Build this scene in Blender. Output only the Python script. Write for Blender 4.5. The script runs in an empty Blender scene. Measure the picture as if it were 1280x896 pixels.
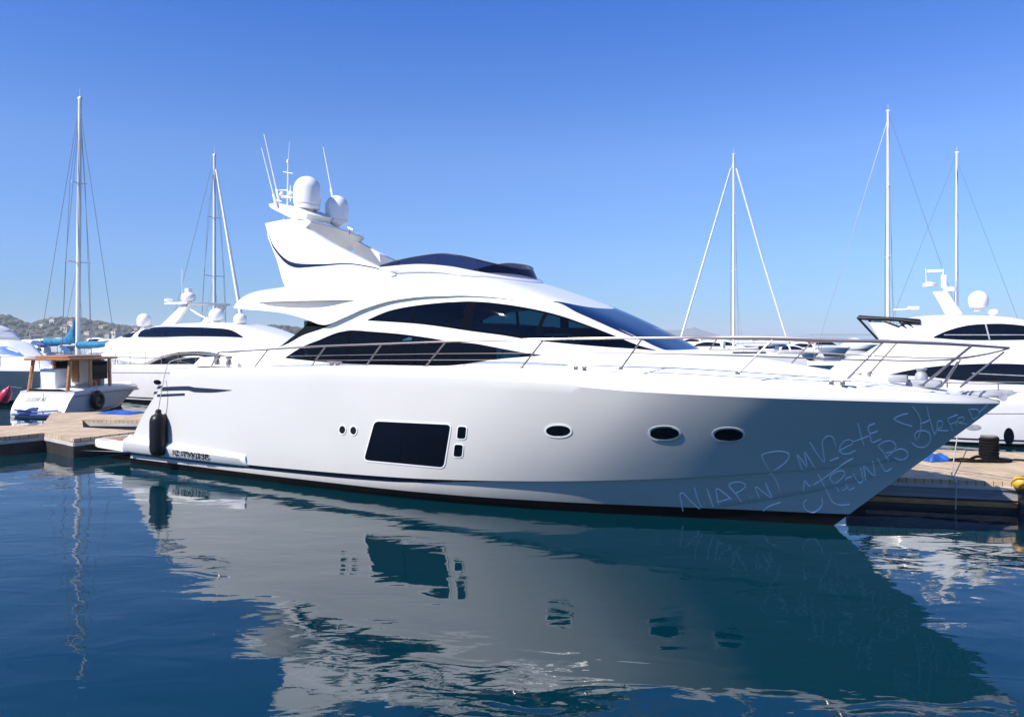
import bpy, bmesh, math, random
import numpy as np
from mathutils import Vector, noise
random.seed(7)
R = math.radians
C = bpy.context.scene.collection
SC = bpy.context.scene

# ------------------------------------------------------------------ camera, sky, sun, exposure
CAM_H, FOC, HOR = 3.2, 1000.0, 418.0          # eye height (m); focal length and horizon row of the 1280 px wide photograph
cam = bpy.data.objects.new('camera', bpy.data.cameras.new('camera')); C.objects.link(cam)
cam.location = (0, 0, CAM_H); cam.rotation_euler = (R(90), 0, 0)
cam.data.sensor_width = 36; cam.data.lens = 36 * FOC / 1280
cam.data.shift_y = -30 / 1280; cam.data.clip_start = .1; cam.data.clip_end = 30000
SC.camera = cam
SUN_EL, SUN_H = R(43), Vector((-.85, -.525, 0)).normalized()
world = bpy.data.worlds.new('World'); SC.world = world; world.use_nodes = True
nt = world.node_tree; bg = nt.nodes['Background']
sky = nt.nodes.new('ShaderNodeTexSky'); sky.sky_type = 'NISHITA'; sky.sun_disc = False
sky.sun_elevation = SUN_EL; sky.sun_rotation = math.atan2(SUN_H.x, SUN_H.y)
sky.altitude = 0; sky.air_density = 1.0; sky.dust_density = 0; sky.ozone_density = 4
tc = nt.nodes.new('ShaderNodeTexCoord'); sx = nt.nodes.new('ShaderNodeSeparateXYZ'); rp = nt.nodes.new('ShaderNodeValToRGB'); mx = nt.nodes.new('ShaderNodeMixRGB')
mx.blend_type = 'MULTIPLY'; mx.inputs[0].default_value = 1
nt.links.new(tc.outputs['Generated'], sx.inputs[0]); nt.links.new(sx.outputs['Z'], rp.inputs[0])
els = rp.color_ramp.elements; els[0].position = 0; els[0].color = (.18, .28, .48, 1); els[1].position = 1; els[1].color = (.75, .80, .90, 1)
for p, c in ((.02, (.20, .315, .53)), (.10, (.31, .40, .61)), (.213, (.39, .475, .68)), (.30, (.30, .44, .72)), (.39, (.205, .405, .76)), (.55, (.16, .42, .95)), (.75, (.55, .66, .85))):
    e = els.new(p); e.color = (*c, 1)
nt.links.new(sky.outputs[0], mx.inputs[1]); nt.links.new(rp.outputs[0], mx.inputs[2]); nt.links.new(mx.outputs[0], bg.inputs[0]); bg.inputs[1].default_value = .148
sun = bpy.data.objects.new('sun', bpy.data.lights.new('sun', 'SUN')); C.objects.link(sun)
sun.data.energy = 4.8; sun.data.angle = R(.53); sun.data.color = (1, .95, .88)
sdir = Vector((SUN_H.x * math.cos(SUN_EL), SUN_H.y * math.cos(SUN_EL), math.sin(SUN_EL)))
sun.rotation_euler = sdir.to_track_quat('Z', 'Y').to_euler()
SC.view_settings.view_transform = 'Standard'; SC.view_settings.look = 'None'
SC.view_settings.exposure = 0.7; SC.view_settings.gamma = 1; SC.view_settings.use_curve_mapping = False
SC.render.engine = 'CYCLES'
SC.cycles.max_bounces = 10; SC.cycles.transparent_max_bounces = 24; SC.cycles.volume_bounces = 0
SC.cycles.caustics_reflective = False; SC.cycles.caustics_refractive = False

# ------------------------------------------------------------------ materials
def mat(name, col, rough=.5, metal=0.0, spec=.5, coat=0.0, var=0.0, vscale=3.0, bump=0.0, bscale=40.0, col2=None, stretch=(1, 1, 1), detail=4):
    m = bpy.data.materials.new(name); m.use_nodes = True
    t = m.node_tree; b = t.nodes['Principled BSDF']
    b.inputs['Base Color'].default_value = (*col, 1); b.inputs['Roughness'].default_value = rough
    b.inputs['Metallic'].default_value = metal; b.inputs['Specular IOR Level'].default_value = spec
    b.inputs['Coat Weight'].default_value = coat; b.inputs['Coat Roughness'].default_value = .05
    if var or bump or col2:
        tc = t.nodes.new('ShaderNodeTexCoord'); mp = t.nodes.new('ShaderNodeMapping'); mp.inputs['Scale'].default_value = stretch
        t.links.new(tc.outputs['Object'], mp.inputs[0])
    if var or col2:
        n = t.nodes.new('ShaderNodeTexNoise'); n.inputs['Scale'].default_value = vscale; n.inputs['Detail'].default_value = detail
        t.links.new(mp.outputs[0], n.inputs['Vector'])
        r = t.nodes.new('ShaderNodeValToRGB'); r.color_ramp.elements[0].position = .35; r.color_ramp.elements[1].position = .65
        c2 = col2 or tuple(c * (1 - var) for c in col)
        r.color_ramp.elements[0].color = (*c2, 1); r.color_ramp.elements[1].color = (*col, 1)
        t.links.new(n.outputs['Fac'], r.inputs[0]); t.links.new(r.outputs[0], b.inputs['Base Color'])
    if bump:
        n2 = t.nodes.new('ShaderNodeTexNoise'); n2.inputs['Scale'].default_value = bscale; n2.inputs['Detail'].default_value = 5
        t.links.new(mp.outputs[0], n2.inputs['Vector'])
        bp = t.nodes.new('ShaderNodeBump'); bp.inputs['Strength'].default_value = 1; bp.inputs['Distance'].default_value = bump
        t.links.new(n2.outputs['Fac'], bp.inputs['Height']); t.links.new(bp.outputs[0], b.inputs['Normal'])
    return m

def grime(m):
    """thin tan scum and faint drip streaks just above the waterline"""
    t = m.node_tree; b = t.nodes['Principled BSDF']; src = b.inputs['Base Color'].links[0].from_socket
    tc = t.nodes.new('ShaderNodeTexCoord'); sx = t.nodes.new('ShaderNodeSeparateXYZ'); t.links.new(tc.outputs['Object'], sx.inputs[0])
    mp = t.nodes.new('ShaderNodeMapping'); mp.inputs['Scale'].default_value = (5, 5, .35); t.links.new(tc.outputs['Object'], mp.inputs[0])
    n = t.nodes.new('ShaderNodeTexNoise'); n.inputs['Scale'].default_value = 1.5; n.inputs['Detail'].default_value = 5; t.links.new(mp.outputs[0], n.inputs['Vector'])
    mr = t.nodes.new('ShaderNodeMapRange'); mr.inputs['From Min'].default_value = .75; mr.inputs['From Max'].default_value = .15; t.links.new(sx.outputs['Z'], mr.inputs['Value'])
    pw = t.nodes.new('ShaderNodeMath'); pw.operation = 'MULTIPLY'; t.links.new(mr.outputs[0], pw.inputs[0]); t.links.new(n.outputs['Fac'], pw.inputs[1])
    mu = t.nodes.new('ShaderNodeMath'); mu.operation = 'MULTIPLY'; mu.inputs[1].default_value = .35; t.links.new(pw.outputs[0], mu.inputs[0])
    mx = t.nodes.new('ShaderNodeMixRGB'); t.links.new(mu.outputs[0], mx.inputs[0]); t.links.new(src, mx.inputs[1]); mx.inputs[2].default_value = (.30, .25, .17, 1)
    t.links.new(mx.outputs[0], b.inputs['Base Color'])

def planks(name, c1, c2, width=.12, ang=0.0, rough=.7):
    m = bpy.data.materials.new(name); m.use_nodes = True
    t = m.node_tree; b = t.nodes['Principled BSDF']; b.inputs['Roughness'].default_value = rough
    tc = t.nodes.new('ShaderNodeTexCoord'); mp = t.nodes.new('ShaderNodeMapping'); mp.inputs['Rotation'].default_value = (0, 0, ang)
    t.links.new(tc.outputs['Object'], mp.inputs[0])
    br = t.nodes.new('ShaderNodeTexBrick'); br.inputs['Scale'].default_value = 1; br.inputs['Brick Width'].default_value = 2.6
    br.inputs['Row Height'].default_value = width; br.inputs['Mortar Size'].default_value = .006; br.inputs['Bias'].default_value = 0
    br.inputs['Color1'].default_value = (*c1, 1); br.inputs['Color2'].default_value = (*c2, 1); br.inputs['Mortar'].default_value = (.05, .04, .03, 1)
    t.links.new(mp.outputs[0], br.inputs['Vector'])
    n = t.nodes.new('ShaderNodeTexNoise'); n.inputs['Scale'].default_value = 1.7; n.inputs['Detail'].default_value = 6
    t.links.new(tc.outputs['Object'], n.inputs['Vector'])
    mx = t.nodes.new('ShaderNodeMixRGB'); mx.blend_type = 'MULTIPLY'; mx.inputs[0].default_value = .55
    r = t.nodes.new('ShaderNodeValToRGB'); r.color_ramp.elements[0].color = (.45, .42, .4, 1); r.color_ramp.elements[0].position = .3; r.color_ramp.elements[1].position = .6
    t.links.new(n.outputs['Fac'], r.inputs[0]); t.links.new(br.outputs['Color'], mx.inputs[1]); t.links.new(r.outputs[0], mx.inputs[2])
    t.links.new(mx.outputs[0], b.inputs['Base Color'])
    return m

def glass(name, tint, base, rough=.02, see=.75, spec=.6):
    m = bpy.data.materials.new(name); m.use_nodes = True
    t = m.node_tree; b = t.nodes['Principled BSDF']
    b.inputs['Base Color'].default_value = (*base, 1); b.inputs['Roughness'].default_value = rough; b.inputs['Specular IOR Level'].default_value = spec
    tr = t.nodes.new('ShaderNodeBsdfTransparent'); tr.inputs[0].default_value = (*tint, 1)
    mx = t.nodes.new('ShaderNodeMixShader')
    fr = t.nodes.new('ShaderNodeFresnel'); fr.inputs[0].default_value = 1.5
    ma = t.nodes.new('ShaderNodeMath'); ma.operation = 'MULTIPLY_ADD'; ma.inputs[1].default_value = -see; ma.inputs[2].default_value = see
    t.links.new(fr.outputs[0], ma.inputs[0]); t.links.new(ma.outputs[0], mx.inputs[0])
    t.links.new(b.outputs[0], mx.inputs[1]); t.links.new(tr.outputs[0], mx.inputs[2])
    t.links.new(mx.outputs[0], t.nodes['Material Output'].inputs['Surface'])
    return m

M = {}
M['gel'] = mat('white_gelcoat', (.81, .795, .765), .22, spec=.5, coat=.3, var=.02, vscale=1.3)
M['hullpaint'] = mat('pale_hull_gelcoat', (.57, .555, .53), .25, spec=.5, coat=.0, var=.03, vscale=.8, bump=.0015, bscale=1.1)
grime(M['hullpaint'])
M['deck'] = mat('white_deck', (.80, .80, .78), .45, var=.04, vscale=6)
M['cream'] = mat('shade_tinted_gelcoat', (.80, .76, .69), .3)  # same white gelcoat, with warm shade put into its colour
M['navy'] = mat('navy_paint', (.008, .010, .028), .2, coat=.3)
M['boot'] = mat('black_antifouling', (.004, .0045, .006), .6, spec=.1, var=.5, vscale=5)
M['steel'] = mat('stainless_steel', (.38, .32, .28), .25, metal=.8)  # brown base colour paints in the teak mirrored by the rails
M['black'] = mat('black_rubber', (.008, .008, .010), .38, spec=.25, var=.3, vscale=9)
M['frame'] = mat('black_window_frame', (.004, .005, .010), .6, spec=.0)
M['dark'] = mat('dark_glass', (.002, .003, .006), .03, spec=.3)
M['glass'] = glass('tinted_glass', (.16, .36, .44), (.003, .006, .022), spec=.4)
M['screen'] = mat('windscreen_glass', (.003, .008, .035), .04, spec=.45)
M['flyglass'] = glass('purple_tinted_screen', (.10, .11, .21), (.006, .007, .024), see=.85)
M['interior'] = mat('saloon_interior', (.16, .15, .14), .6, var=.3)
M['rope'] = mat('grey_rope', (.42, .40, .36), .8)
M['blackrope'] = mat('black_rope', (.006, .006, .007), .8, spec=.1, bump=.004, bscale=160)
M['alu'] = mat('painted_mast', (.74, .73, .70), .35, var=.08, vscale=2)
M['wire'] = mat('rigging_wire', (.30, .31, .33), .35, metal=.6)
M['sail'] = mat('white_sailcloth', (.78, .77, .74), .7, var=.1)
M['teak'] = planks('teak_deck', (.42, .24, .12), (.36, .20, .10), .06)
M['wood'] = mat('varnished_wood', (.46, .22, .07), .3, col2=(.28, .12, .035), vscale=2.5, stretch=(1, 6, 6))
M['dock'] = planks('dock_boards', (.56, .42, .27), (.46, .345, .22), .14, R(90))
M['dockside'] = mat('dock_fascia', (.36, .34, .33), .6, col2=(.16, .17, .19), vscale=1.6, stretch=(.3, 1, 3))
M['dockdark'] = mat('dark_wet_timber', (.035, .030, .028), .5, var=.5, vscale=3)
M['concrete'] = mat('pale_pontoon', (.5, .47, .43), .8, var=.25, vscale=2)
M['bluecov'] = mat('turquoise_canvas', (.015, .20, .36), .7, col2=(.006, .11, .24), vscale=5, bump=.02, bscale=6)
M['bluetarp'] = mat('blue_tarpaulin', (.02, .10, .40), .5, var=.4, vscale=4, bump=.02, bscale=9)
M['red'] = mat('red_vinyl', (.45, .02, .06), .4, var=.3, vscale=6)
M['yellow'] = mat('yellow_vinyl', (.62, .34, .03), .4, var=.3, vscale=5)
M['chalk'] = mat('white_chalk', (.97, .97, .97), .9, spec=.1)
M['paleblue'] = mat('pale_blue_paint', (.10, .22, .50), .4)
M['grey'] = mat('grey_moulding', (.32, .33, .36), .5, var=.3, vscale=8)
M['greyhull'] = mat('pale_grey_gelcoat', (.60, .59, .60), .3, var=.05)

# ------------------------------------------------------------------ helpers
def curve(pts):
    """monotone cubic through the points"""
    x = np.array([p[0] for p in pts], float); y = np.array([p[1] for p in pts], float)
    h = np.diff(x); d = np.diff(y) / h; m = np.zeros_like(x)
    m[0], m[-1] = d[0], d[-1]
    for i in range(1, len(x) - 1):
        if d[i - 1] * d[i] > 0:
            w1 = 2 * h[i] + h[i - 1]; w2 = h[i] + 2 * h[i - 1]
            m[i] = (w1 + w2) / (w1 / d[i - 1] + w2 / d[i])
    def f(q):
        if q <= x[0]: return float(y[0])
        if q >= x[-1]: return float(y[-1])
        i = int(np.searchsorted(x, q) - 1); i = max(0, min(i, len(h) - 1))
        t = (q - x[i]) / h[i]; t2 = t * t; t3 = t2 * t
        return float((2 * t3 - 3 * t2 + 1) * y[i] + (t3 - 2 * t2 + t) * h[i] * m[i] + (-2 * t3 + 3 * t2) * y[i + 1] + (t3 - t2) * h[i] * m[i + 1])
    return f

def resample(pts, n, smooth=True):
    """points along a polyline (Catmull-Rom smoothed), evenly spaced"""
    P = [np.array(p, float) for p in pts]
    if smooth and len(P) > 2:
        Q = []
        for i in range(len(P) - 1):
            p0 = P[max(i - 1, 0)]; p1 = P[i]; p2 = P[i + 1]; p3 = P[min(i + 2, len(P) - 1)]
            for k in range(12):
                t = k / 12
                Q.append(.5 * (2 * p1 + (p2 - p0) * t + (2 * p0 - 5 * p1 + 4 * p2 - p3) * t * t + (3 * p1 - p0 - 3 * p2 + p3) * t ** 3))
        Q.append(P[-1]); P = Q
    L = [0]
    for a, b in zip(P, P[1:]): L.append(L[-1] + float(np.linalg.norm(b - a)))
    out = []; j = 0
    for k in range(n):
        q = L[-1] * k / (n - 1)
        while j < len(L) - 2 and L[j + 1] < q: j += 1
        t = (q - L[j]) / max(L[j + 1] - L[j], 1e-9)
        out.append(P[j] * (1 - t) + P[j + 1] * t)
    return out

def build(name, bm, mats, parent=None, smooth=True, angle=32, recalc=True):
    if recalc: bmesh.ops.recalc_face_normals(bm, faces=bm.faces[:])
    for f in bm.faces: f.smooth = smooth
    if smooth:
        for e in bm.edges:
            if len(e.link_faces) == 2 and e.calc_face_angle(0) > R(angle): e.smooth = False
    me = bpy.data.meshes.new(name); bm.to_mesh(me); bm.free()
    for m in (mats if isinstance(mats, (list, tuple)) else [mats]): me.materials.append(m if not isinstance(m, str) else M[m])
    o = bpy.data.objects.new(name, me); C.objects.link(o)
    if parent: o.parent = parent
    return o

def grid(bm, rows, mi=0, close=False, skip=None):
    """quads over a list of rows of points (None rows not allowed)"""
    V = [[bm.verts.new(p) for p in r] for r in rows]
    for i in range(len(V) - 1):
        n = len(V[i])
        for j in range(n if close else n - 1):
            if skip and skip(i, j): continue
            q = [V[i][j], V[i][(j + 1) % n], V[i + 1][(j + 1) % n], V[i + 1][j]]
            f = bm.faces.new(q); f.material_index = mi(i, j) if callable(mi) else mi
    return V

def weld(bm, d=1e-4):
    bmesh.ops.remove_doubles(bm, verts=bm.verts[:], dist=d)
    bmesh.ops.dissolve_degenerate(bm, edges=bm.edges[:], dist=1e-5)

def tube(bm, pts, r, n=8, mi=0, cap=True, radii=None):
    P = [Vector(p) for p in pts]; rings = []
    up = None
    for i, p in enumerate(P):
        t = (P[min(i + 1, len(P) - 1)] - P[max(i - 1, 0)]).normalized()
        if up is None: up = Vector((0, 0, 1)) if abs(t.z) < .9 else Vector((1, 0, 0))
        a = t.cross(up).normalized(); up = a.cross(t).normalized()
        rr = radii[i] if radii else r
        rings.append([bm.verts.new(p + (a * math.cos(k * 2 * math.pi / n) + up * math.sin(k * 2 * math.pi / n)) * rr) for k in range(n)])
    for A, B in zip(rings, rings[1:]):
        for k in range(n):
            f = bm.faces.new((A[k], A[(k + 1) % n], B[(k + 1) % n], B[k])); f.material_index = mi
    if cap:
        for rg in (rings[0][::-1], rings[-1]):
            f = bm.faces.new(rg); f.material_index = mi

def lathe(bm, prof, c=(0, 0, 0), n=24, axis='z', mi=0):
    rows = []
    for r, h in prof:
        r = max(r, 1e-4); row = []
        for k in range(n):
            a = 2 * math.pi * k / n; x, y, z = r * math.cos(a), r * math.sin(a), h
            if axis == 'y': x, y, z = x, h, y
            if axis == 'x': x, y, z = h, x, y
            row.append((c[0] + x, c[1] + y, c[2] + z))
        rows.append(row)
    V = grid(bm, rows, mi, close=True)
    bm.faces.new(V[0][::-1]).material_index = mi; bm.faces.new(V[-1]).material_index = mi

def box(bm, c, s, bev=.01, rot=0.0, mi=0, taper=1.0):
    r = bmesh.ops.create_cube(bm, size=1)
    vs = r['verts']
    for v in vs:
        k = taper if v.co.z > 0 else 1
        v.co = Vector((v.co.x * s[0] * k, v.co.y * s[1] * k, v.co.z * s[2]))
    fs = {f for v in vs for f in v.link_faces}
    if bev:
        es = list({e for v in vs for e in v.link_edges})
        q = bmesh.ops.bevel(bm, geom=es, offset=bev, segments=2, affect='EDGES', profile=.5)
        vs = list({v for f in q['faces'] for v in f.verts} | {v for v in vs if v.is_valid})
        fs = {f for v in vs for f in v.link_faces}
    cr, sr = math.cos(rot), math.sin(rot)
    for v in vs: v.co = Vector((v.co.x * cr - v.co.y * sr + c[0], v.co.x * sr + v.co.y * cr + c[1], v.co.z + c[2]))
    for f in fs: f.material_index = mi

def prism(bm, outline, thick, mi=0, bev=0):
    """outline: 3D points of a planar polygon; thick: extrusion vector"""
    t = Vector(thick); a = [bm.verts.new(Vector(p)) for p in outline]; b = [bm.verts.new(Vector(p) + t) for p in outline]
    fs = [bm.faces.new(a), bm.faces.new(b[::-1])]
    n = len(a)
    for i in range(n): fs.append(bm.faces.new((a[i], b[i], b[(i + 1) % n], a[(i + 1) % n])))
    for f in fs: f.material_index = mi
    if bev:
        es = list({e for f in fs[:2] for e in f.edges})
        bmesh.ops.bevel(bm, geom=es, offset=bev, segments=2, affect='EDGES', profile=.5)

def empty(name, label, cat, loc=(0, 0, 0), rz=0.0, group=None):
    o = bpy.data.objects.new(name, None); C.objects.link(o); o.location = loc; o.rotation_euler = (0, 0, rz)
    o.empty_display_size = .3
    return tag(o, label, cat, group)
def tag(o, label, cat, group=None):
    o['label'] = label; o['category'] = cat
    if group: o['group'] = group
    return o
def kind(o, k): o['kind'] = k; return o
def copy_tree(o, parent=None):
    c = o.copy(); C.objects.link(c); c.parent = parent
    for ch in list(o.children): copy_tree(ch, c)
    return c

class Frame:
    """a boat's own axes: x forward, y to port, z up; turns outlines measured in the photograph into metres on a surface of the boat"""
    def __init__(s, ox, oy, ang):
        s.o = np.array([ox, oy]); s.a = ang; s.u = np.array([math.cos(ang), math.sin(ang)]); s.v = np.array([-math.sin(ang), math.cos(ang)])
    def ray(s, px, py, k):
        w = np.array([(px - 640) / FOC * k, k]) - s.o
        return float(w @ s.u), float(w @ s.v), CAM_H - k * (py - HOR) / FOC
    def loc(s, px, py, y):
        d = np.array([(px - 640) / FOC, 1.]); k = (y + s.o @ s.v) / (d @ s.v)
        q = s.ray(px, py, k); return q[0], q[2]
    def hit(s, px, py, S, ymax=3.2):
        """first point where the line of sight meets the starboard surface |y| = S(x, z)"""
        d = np.array([(px - 640) / FOC, 1.]); k0 = (-ymax + s.o @ s.v) / (d @ s.v); k1 = (ymax + s.o @ s.v) / (d @ s.v)
        f = lambda k: (lambda q: S(q[0], q[2]) + q[1])(s.ray(px, py, k))
        N = 120; ka = k0
        for i in range(1, N + 1):
            kb = k0 + (k1 - k0) * i / N
            if f(kb) > 0:
                for _ in range(30):
                    km = (ka + kb) / 2
                    if f(km) > 0: kb = km
                    else: ka = km
                return s.ray(px, py, kb)
            ka = kb
        return None

def col_strip(top, bot, S, off, nu=40, vs=(0, .08, .25, .5, .75, .92, 1), side=-1):
    """grid of points between two edge curves given as (x, z), laid on surface S and pushed out by off"""
    T = resample(top, nu); B = resample(bot, nu); rows = []
    for a, b in zip(T, B):
        rows.append([(lambda q: (q[0], side * (S(q[0], q[1]) + off), q[1]))(a * (1 - v) + b * v) for v in vs])
    return rows

def disc_on(bm, outline, S, off, mi=0, side=-1, rings=4, depth=.02):
    """a plate with a star-shaped outline of (x, z), laid on S and pushed out by off, with a rim that goes back into the surface"""
    c = sum(np.array(p) for p in outline) / len(outline); rows = []
    for k in range(rings + 1):
        f = (k + .02) / (rings + .02); rows.append([(lambda q: (q[0], side * (S(q[0], q[1]) + off), q[1]))(c + (np.array(p) - c) * f) for p in outline])
    rows.append([(lambda q: (q[0], side * (S(q[0], q[1]) + off - depth), q[1]))(np.array(p)) for p in outline])
    V = grid(bm, rows, mi, close=True); bm.faces.new(V[0]).material_index = mi

def ring_on(bm, outline, S, off, w, mi=0, side=-1, depth=.02):
    c = sum(np.array(p) for p in outline) / len(outline); P = [np.array(p) for p in outline]; n = len(P)
    def outp(i, d):
        t = P[(i + 1) % n] - P[i - 1]; nn = np.array([t[1], -t[0]]); nn = nn / (np.linalg.norm(nn) + 1e-9)
        if nn @ (P[i] - c) < 0: nn = -nn
        return P[i] + nn * d
    rows = []
    for d, o in ((-.004, -depth), (-.004, off), (w, off), (w, -depth)):
        rows.append([(lambda q: (q[0], side * (S(q[0], q[1]) + o), q[1]))(outp(i, d)) for i in range(n)])
    grid(bm, rows, mi, close=True)

def oval(a, b, n=28, e=2.0):
    """centre a=(x,z), radii b, superellipse exponent e"""
    out = []
    for k in range(n):
        t = 2 * math.pi * k / n; c, s_ = math.cos(t), math.sin(t)
        out.append((a[0] + b[0] * math.copysign(abs(c) ** (2 / e), c), a[1] + b[1] * math.copysign(abs(s_) ** (2 / e), s_)))
    return out
def round_poly(pts, r=.05, n=5):
    out = []; P = [np.array(p, float) for p in pts]
    for i in range(len(P)):
        a, b, c = P[i - 1], P[i], P[(i + 1) % len(P)]
        d1 = (a - b) / np.linalg.norm(a - b) * r; d2 = (c - b) / np.linalg.norm(c - b) * r
        for k in range(n + 1):
            t = k / n; out.append((b + d1) * (1 - t) ** 2 + 2 * t * (1 - t) * b + (b + d2) * t * t)
        # extra points along the straight edge
        e0 = out[-1]; e1 = c + (b - c) / np.linalg.norm(b - c) * r
        for k in range(1, 5): out.append(e0 * (1 - k / 5) + e1 * k / 5)
    return out

def text_mesh(txt, size, bold=0.0):
    cu = bpy.data.curves.new('lettering', 'FONT'); cu.body = txt; cu.size = size; cu.offset = bold; cu.resolution_u = 3
    ob = bpy.data.objects.new('lettering', cu); C.objects.link(ob)
    dg = bpy.context.evaluated_depsgraph_get(); me = bpy.data.meshes.new_from_object(ob.evaluated_get(dg))
    bpy.data.objects.remove(ob); bpy.data.curves.remove(cu)
    return me

# ------------------------------------------------------------------ a planing motor yacht's hull
class Hull:
    def __init__(s, L=1.0, W=1.0, Z=1.0, zk=None, step=.06):
        s.L, s.W, s.Z = L, W, Z
        s.bw = curve([(0, 2.30), (.26, 2.28), (.45, 2.18), (.6, 1.93), (.72, 1.50), (.82, 1.0), (.91, .5), (.96, .22), (1, 0)])
        s.bk = curve([(0, 2.40), (.3, 2.50), (.56, 2.50), (.70, 2.36), (.80, 2.03), (.88, 1.55), (.94, .98), (.975, .50), (1, 0)])
        s.zk_ = zk or curve([(0, 2.22), (.3, 2.36), (.5, 2.40), (.6, 2.37), (.70, 2.29), (.8, 2.245), (.9, 2.21), (1, 2.15)])
        s.zt_ = curve([(0, 2.40), (.2, 2.51), (.4, 2.60), (.6, 2.62), (.72, 2.55), (.85, 2.46), (.95, 2.33), (1, 2.19)])
        s.ins_ = curve([(0, .03), (.45, .05), (.6, .14), (.7, .26), (.9, .22), (1, .02)])
        s.zc_ = curve([(0, .30), (.3, .36), (.5, .44), (.65, .56), (.8, .76), (.9, .98), (1, 1.25)])
        s.step_ = curve([(0, step), (.85, step), (1, .0)])
    def zk(s, q): return s.zk_(q) * s.Z
    def zt(s, q): return s.zt_(q) * s.Z
    def X(s, q, t): return s.L * (q * (16.0 + 2.38 * t) + (1 - q) * (-.12 + 1.78 * max(t, 0) ** 1.6))
    def half(s, q, z):
        zk = s.zk(q)
        if z > zk:
            return max((s.bk(q) - s.ins_(q) * min(1, (z - zk) / (s.zt(q) - zk))) * s.W, 0)
        t = max(z, 0) / zk; p = 1 + .45 * q * q
        p = .46 + .78 * max(0, min(1, (q - .54) / .36)); y = s.bw(q) + (s.bk(q) - s.bw(q)) * t ** p
        if z < s.zc_(q) * s.Z: y -= s.step_(q)
        if z < 0: y *= 1 + z * .55
        return max(y, 0) * s.W
    def q_at(s, x, z):
        a, b = -.02, 1.0
        for _ in range(34):
            m = (a + b) / 2
            if s.X(m, min(z / s.zk(max(m, 0)), 1.0)) < x: a = m
            else: b = m
        return (a + b) / 2
    def S(s, x, z):
        if z < -.05: return -1
        q = s.q_at(x, z)
        if q > .9995 or q < 0 or z > s.zt(q): return -1
        return s.half(q, z)
    def pt(s, q, z, side=-1): return (s.X(q, min(z / s.zk(q), 1.0)), side * s.half(q, z), z)
    def edge(s, x):
        """half width of the deck edge at x"""
        q = s.q_at(x, 2.3 * s.Z); return max((s.bk(q) - s.ins_(q)) * s.W, 0)

def hull_mesh(H, parent, mats=('gel', 'navy', 'boot'), stripe=.115, boot=.15, n=120):
    bm = bmesh.new(); rows = []; NT = 12
    qs = [1 - (1 - k / n) ** 1.35 for k in range(n + 1)]
    sw = curve([(0, stripe), (.5, stripe * .9), (.64, .012), (.70, 0), (1, 0)])
    for q in qs:
        zc = H.zc_(q) * H.Z; zk = H.zk(q); zt = H.zt(q); st = H.step_(q) * H.W; sd = sw(q)
        bt = min(boot * (.85 + .6 * q), zc - .13)
        half_c = H.half(q, zc + 1e-4)
        L = [(H.half(q, -.5) * .75, -.6), (H.half(q, -.3), -.3), (H.half(q, 0), 0), (H.half(q, bt), bt), (H.half(q, (bt + zc) / 2), (bt + zc) / 2), (max(H.half(q, zc - sd - .012), 0), zc - sd - .012),
             (max(H.half(q, zc - .011), 0), zc - .011), (max(half_c, 0), zc)]
        for k in range(1, NT + 1):
            z = zc + (zk - zc) * (k / NT) ** .9
            L.append((H.half(q, z), z))
        inn = H.ins_(q) * H.W; bk = H.bk(q) * H.W; soft = max(0, min(1, (.62 - q) / .25))
        for f, g in ((.18, .05 + .04 * soft), (.4, .32 - .2 * soft), (.65, .6 - .25 * soft), (.88, .88 - .3 * soft), (1, 1)):
            L.append((max(bk - inn * g, 0), zk + (zt - zk) * f))
        rows.append([(H.X(q, min(max(z, 0) / zk, 1.0)) if z <= zk else H.X(q, 1.0), y, z) for y, z in L])
    m = len(rows[0])
    def mi(i, j):
        j = min(j, 2 * m - 2 - j) if j >= m else j
        return 2 if j < 3 else (1 if j == 5 and qs[i] < .66 else 0)
    full = []
    for r in rows:
        full.append([(x, -y, z) for x, y, z in r])
    V = grid(bm, full, mi)
    full2 = [[(x, y, z) for x, y, z in r] for r in rows]
    V2 = grid(bm, full2, mi)
    # transom
    for j in range(m - 1):
        f = bm.faces.new((V[0][j], V[0][j + 1], V2[0][j + 1], V2[0][j])); f.material_index = 2 if j < 3 else 0
    weld(bm, 2e-4)
    return build('hull', bm, mats, parent, angle=26)

def deck_mesh(H, parent, zc_at, m='deck', name='deck', n=90, q0=0.0):
    """deck from edge to edge; zc_at(x) is the height on the centre line"""
    bm = bmesh.new(); rows = []
    fr = [-1, -.94, -.86, -.74, -.6, -.45, -.3, -.15, 0, .15, .3, .45, .6, .74, .86, .94, 1]
    for k in range(n + 1):
        q = q0 + (1 - q0) * (1 - (1 - k / n) ** 1.3); x = H.X(q, 1.0); zt = H.zt(q); e = max((H.bk(q) - H.ins_(q)) * H.W - .002, 0)
        zc = max(zc_at(x), zt - .05); row = []
        for f in fr:
            a = abs(f); w = min(1, max(0, (.90 - a) / .45)); w = w * w * (3 - 2 * w)
            dip = .05 if .8 < a < .99 and e > .5 else 0
            row.append((x, f * e, zt + .004 - dip + (zc - zt) * w))
        rows.append(row)
    grid(bm, rows); weld(bm, 2e-4)
    return build(name, bm, m, parent, angle=50)

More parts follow.
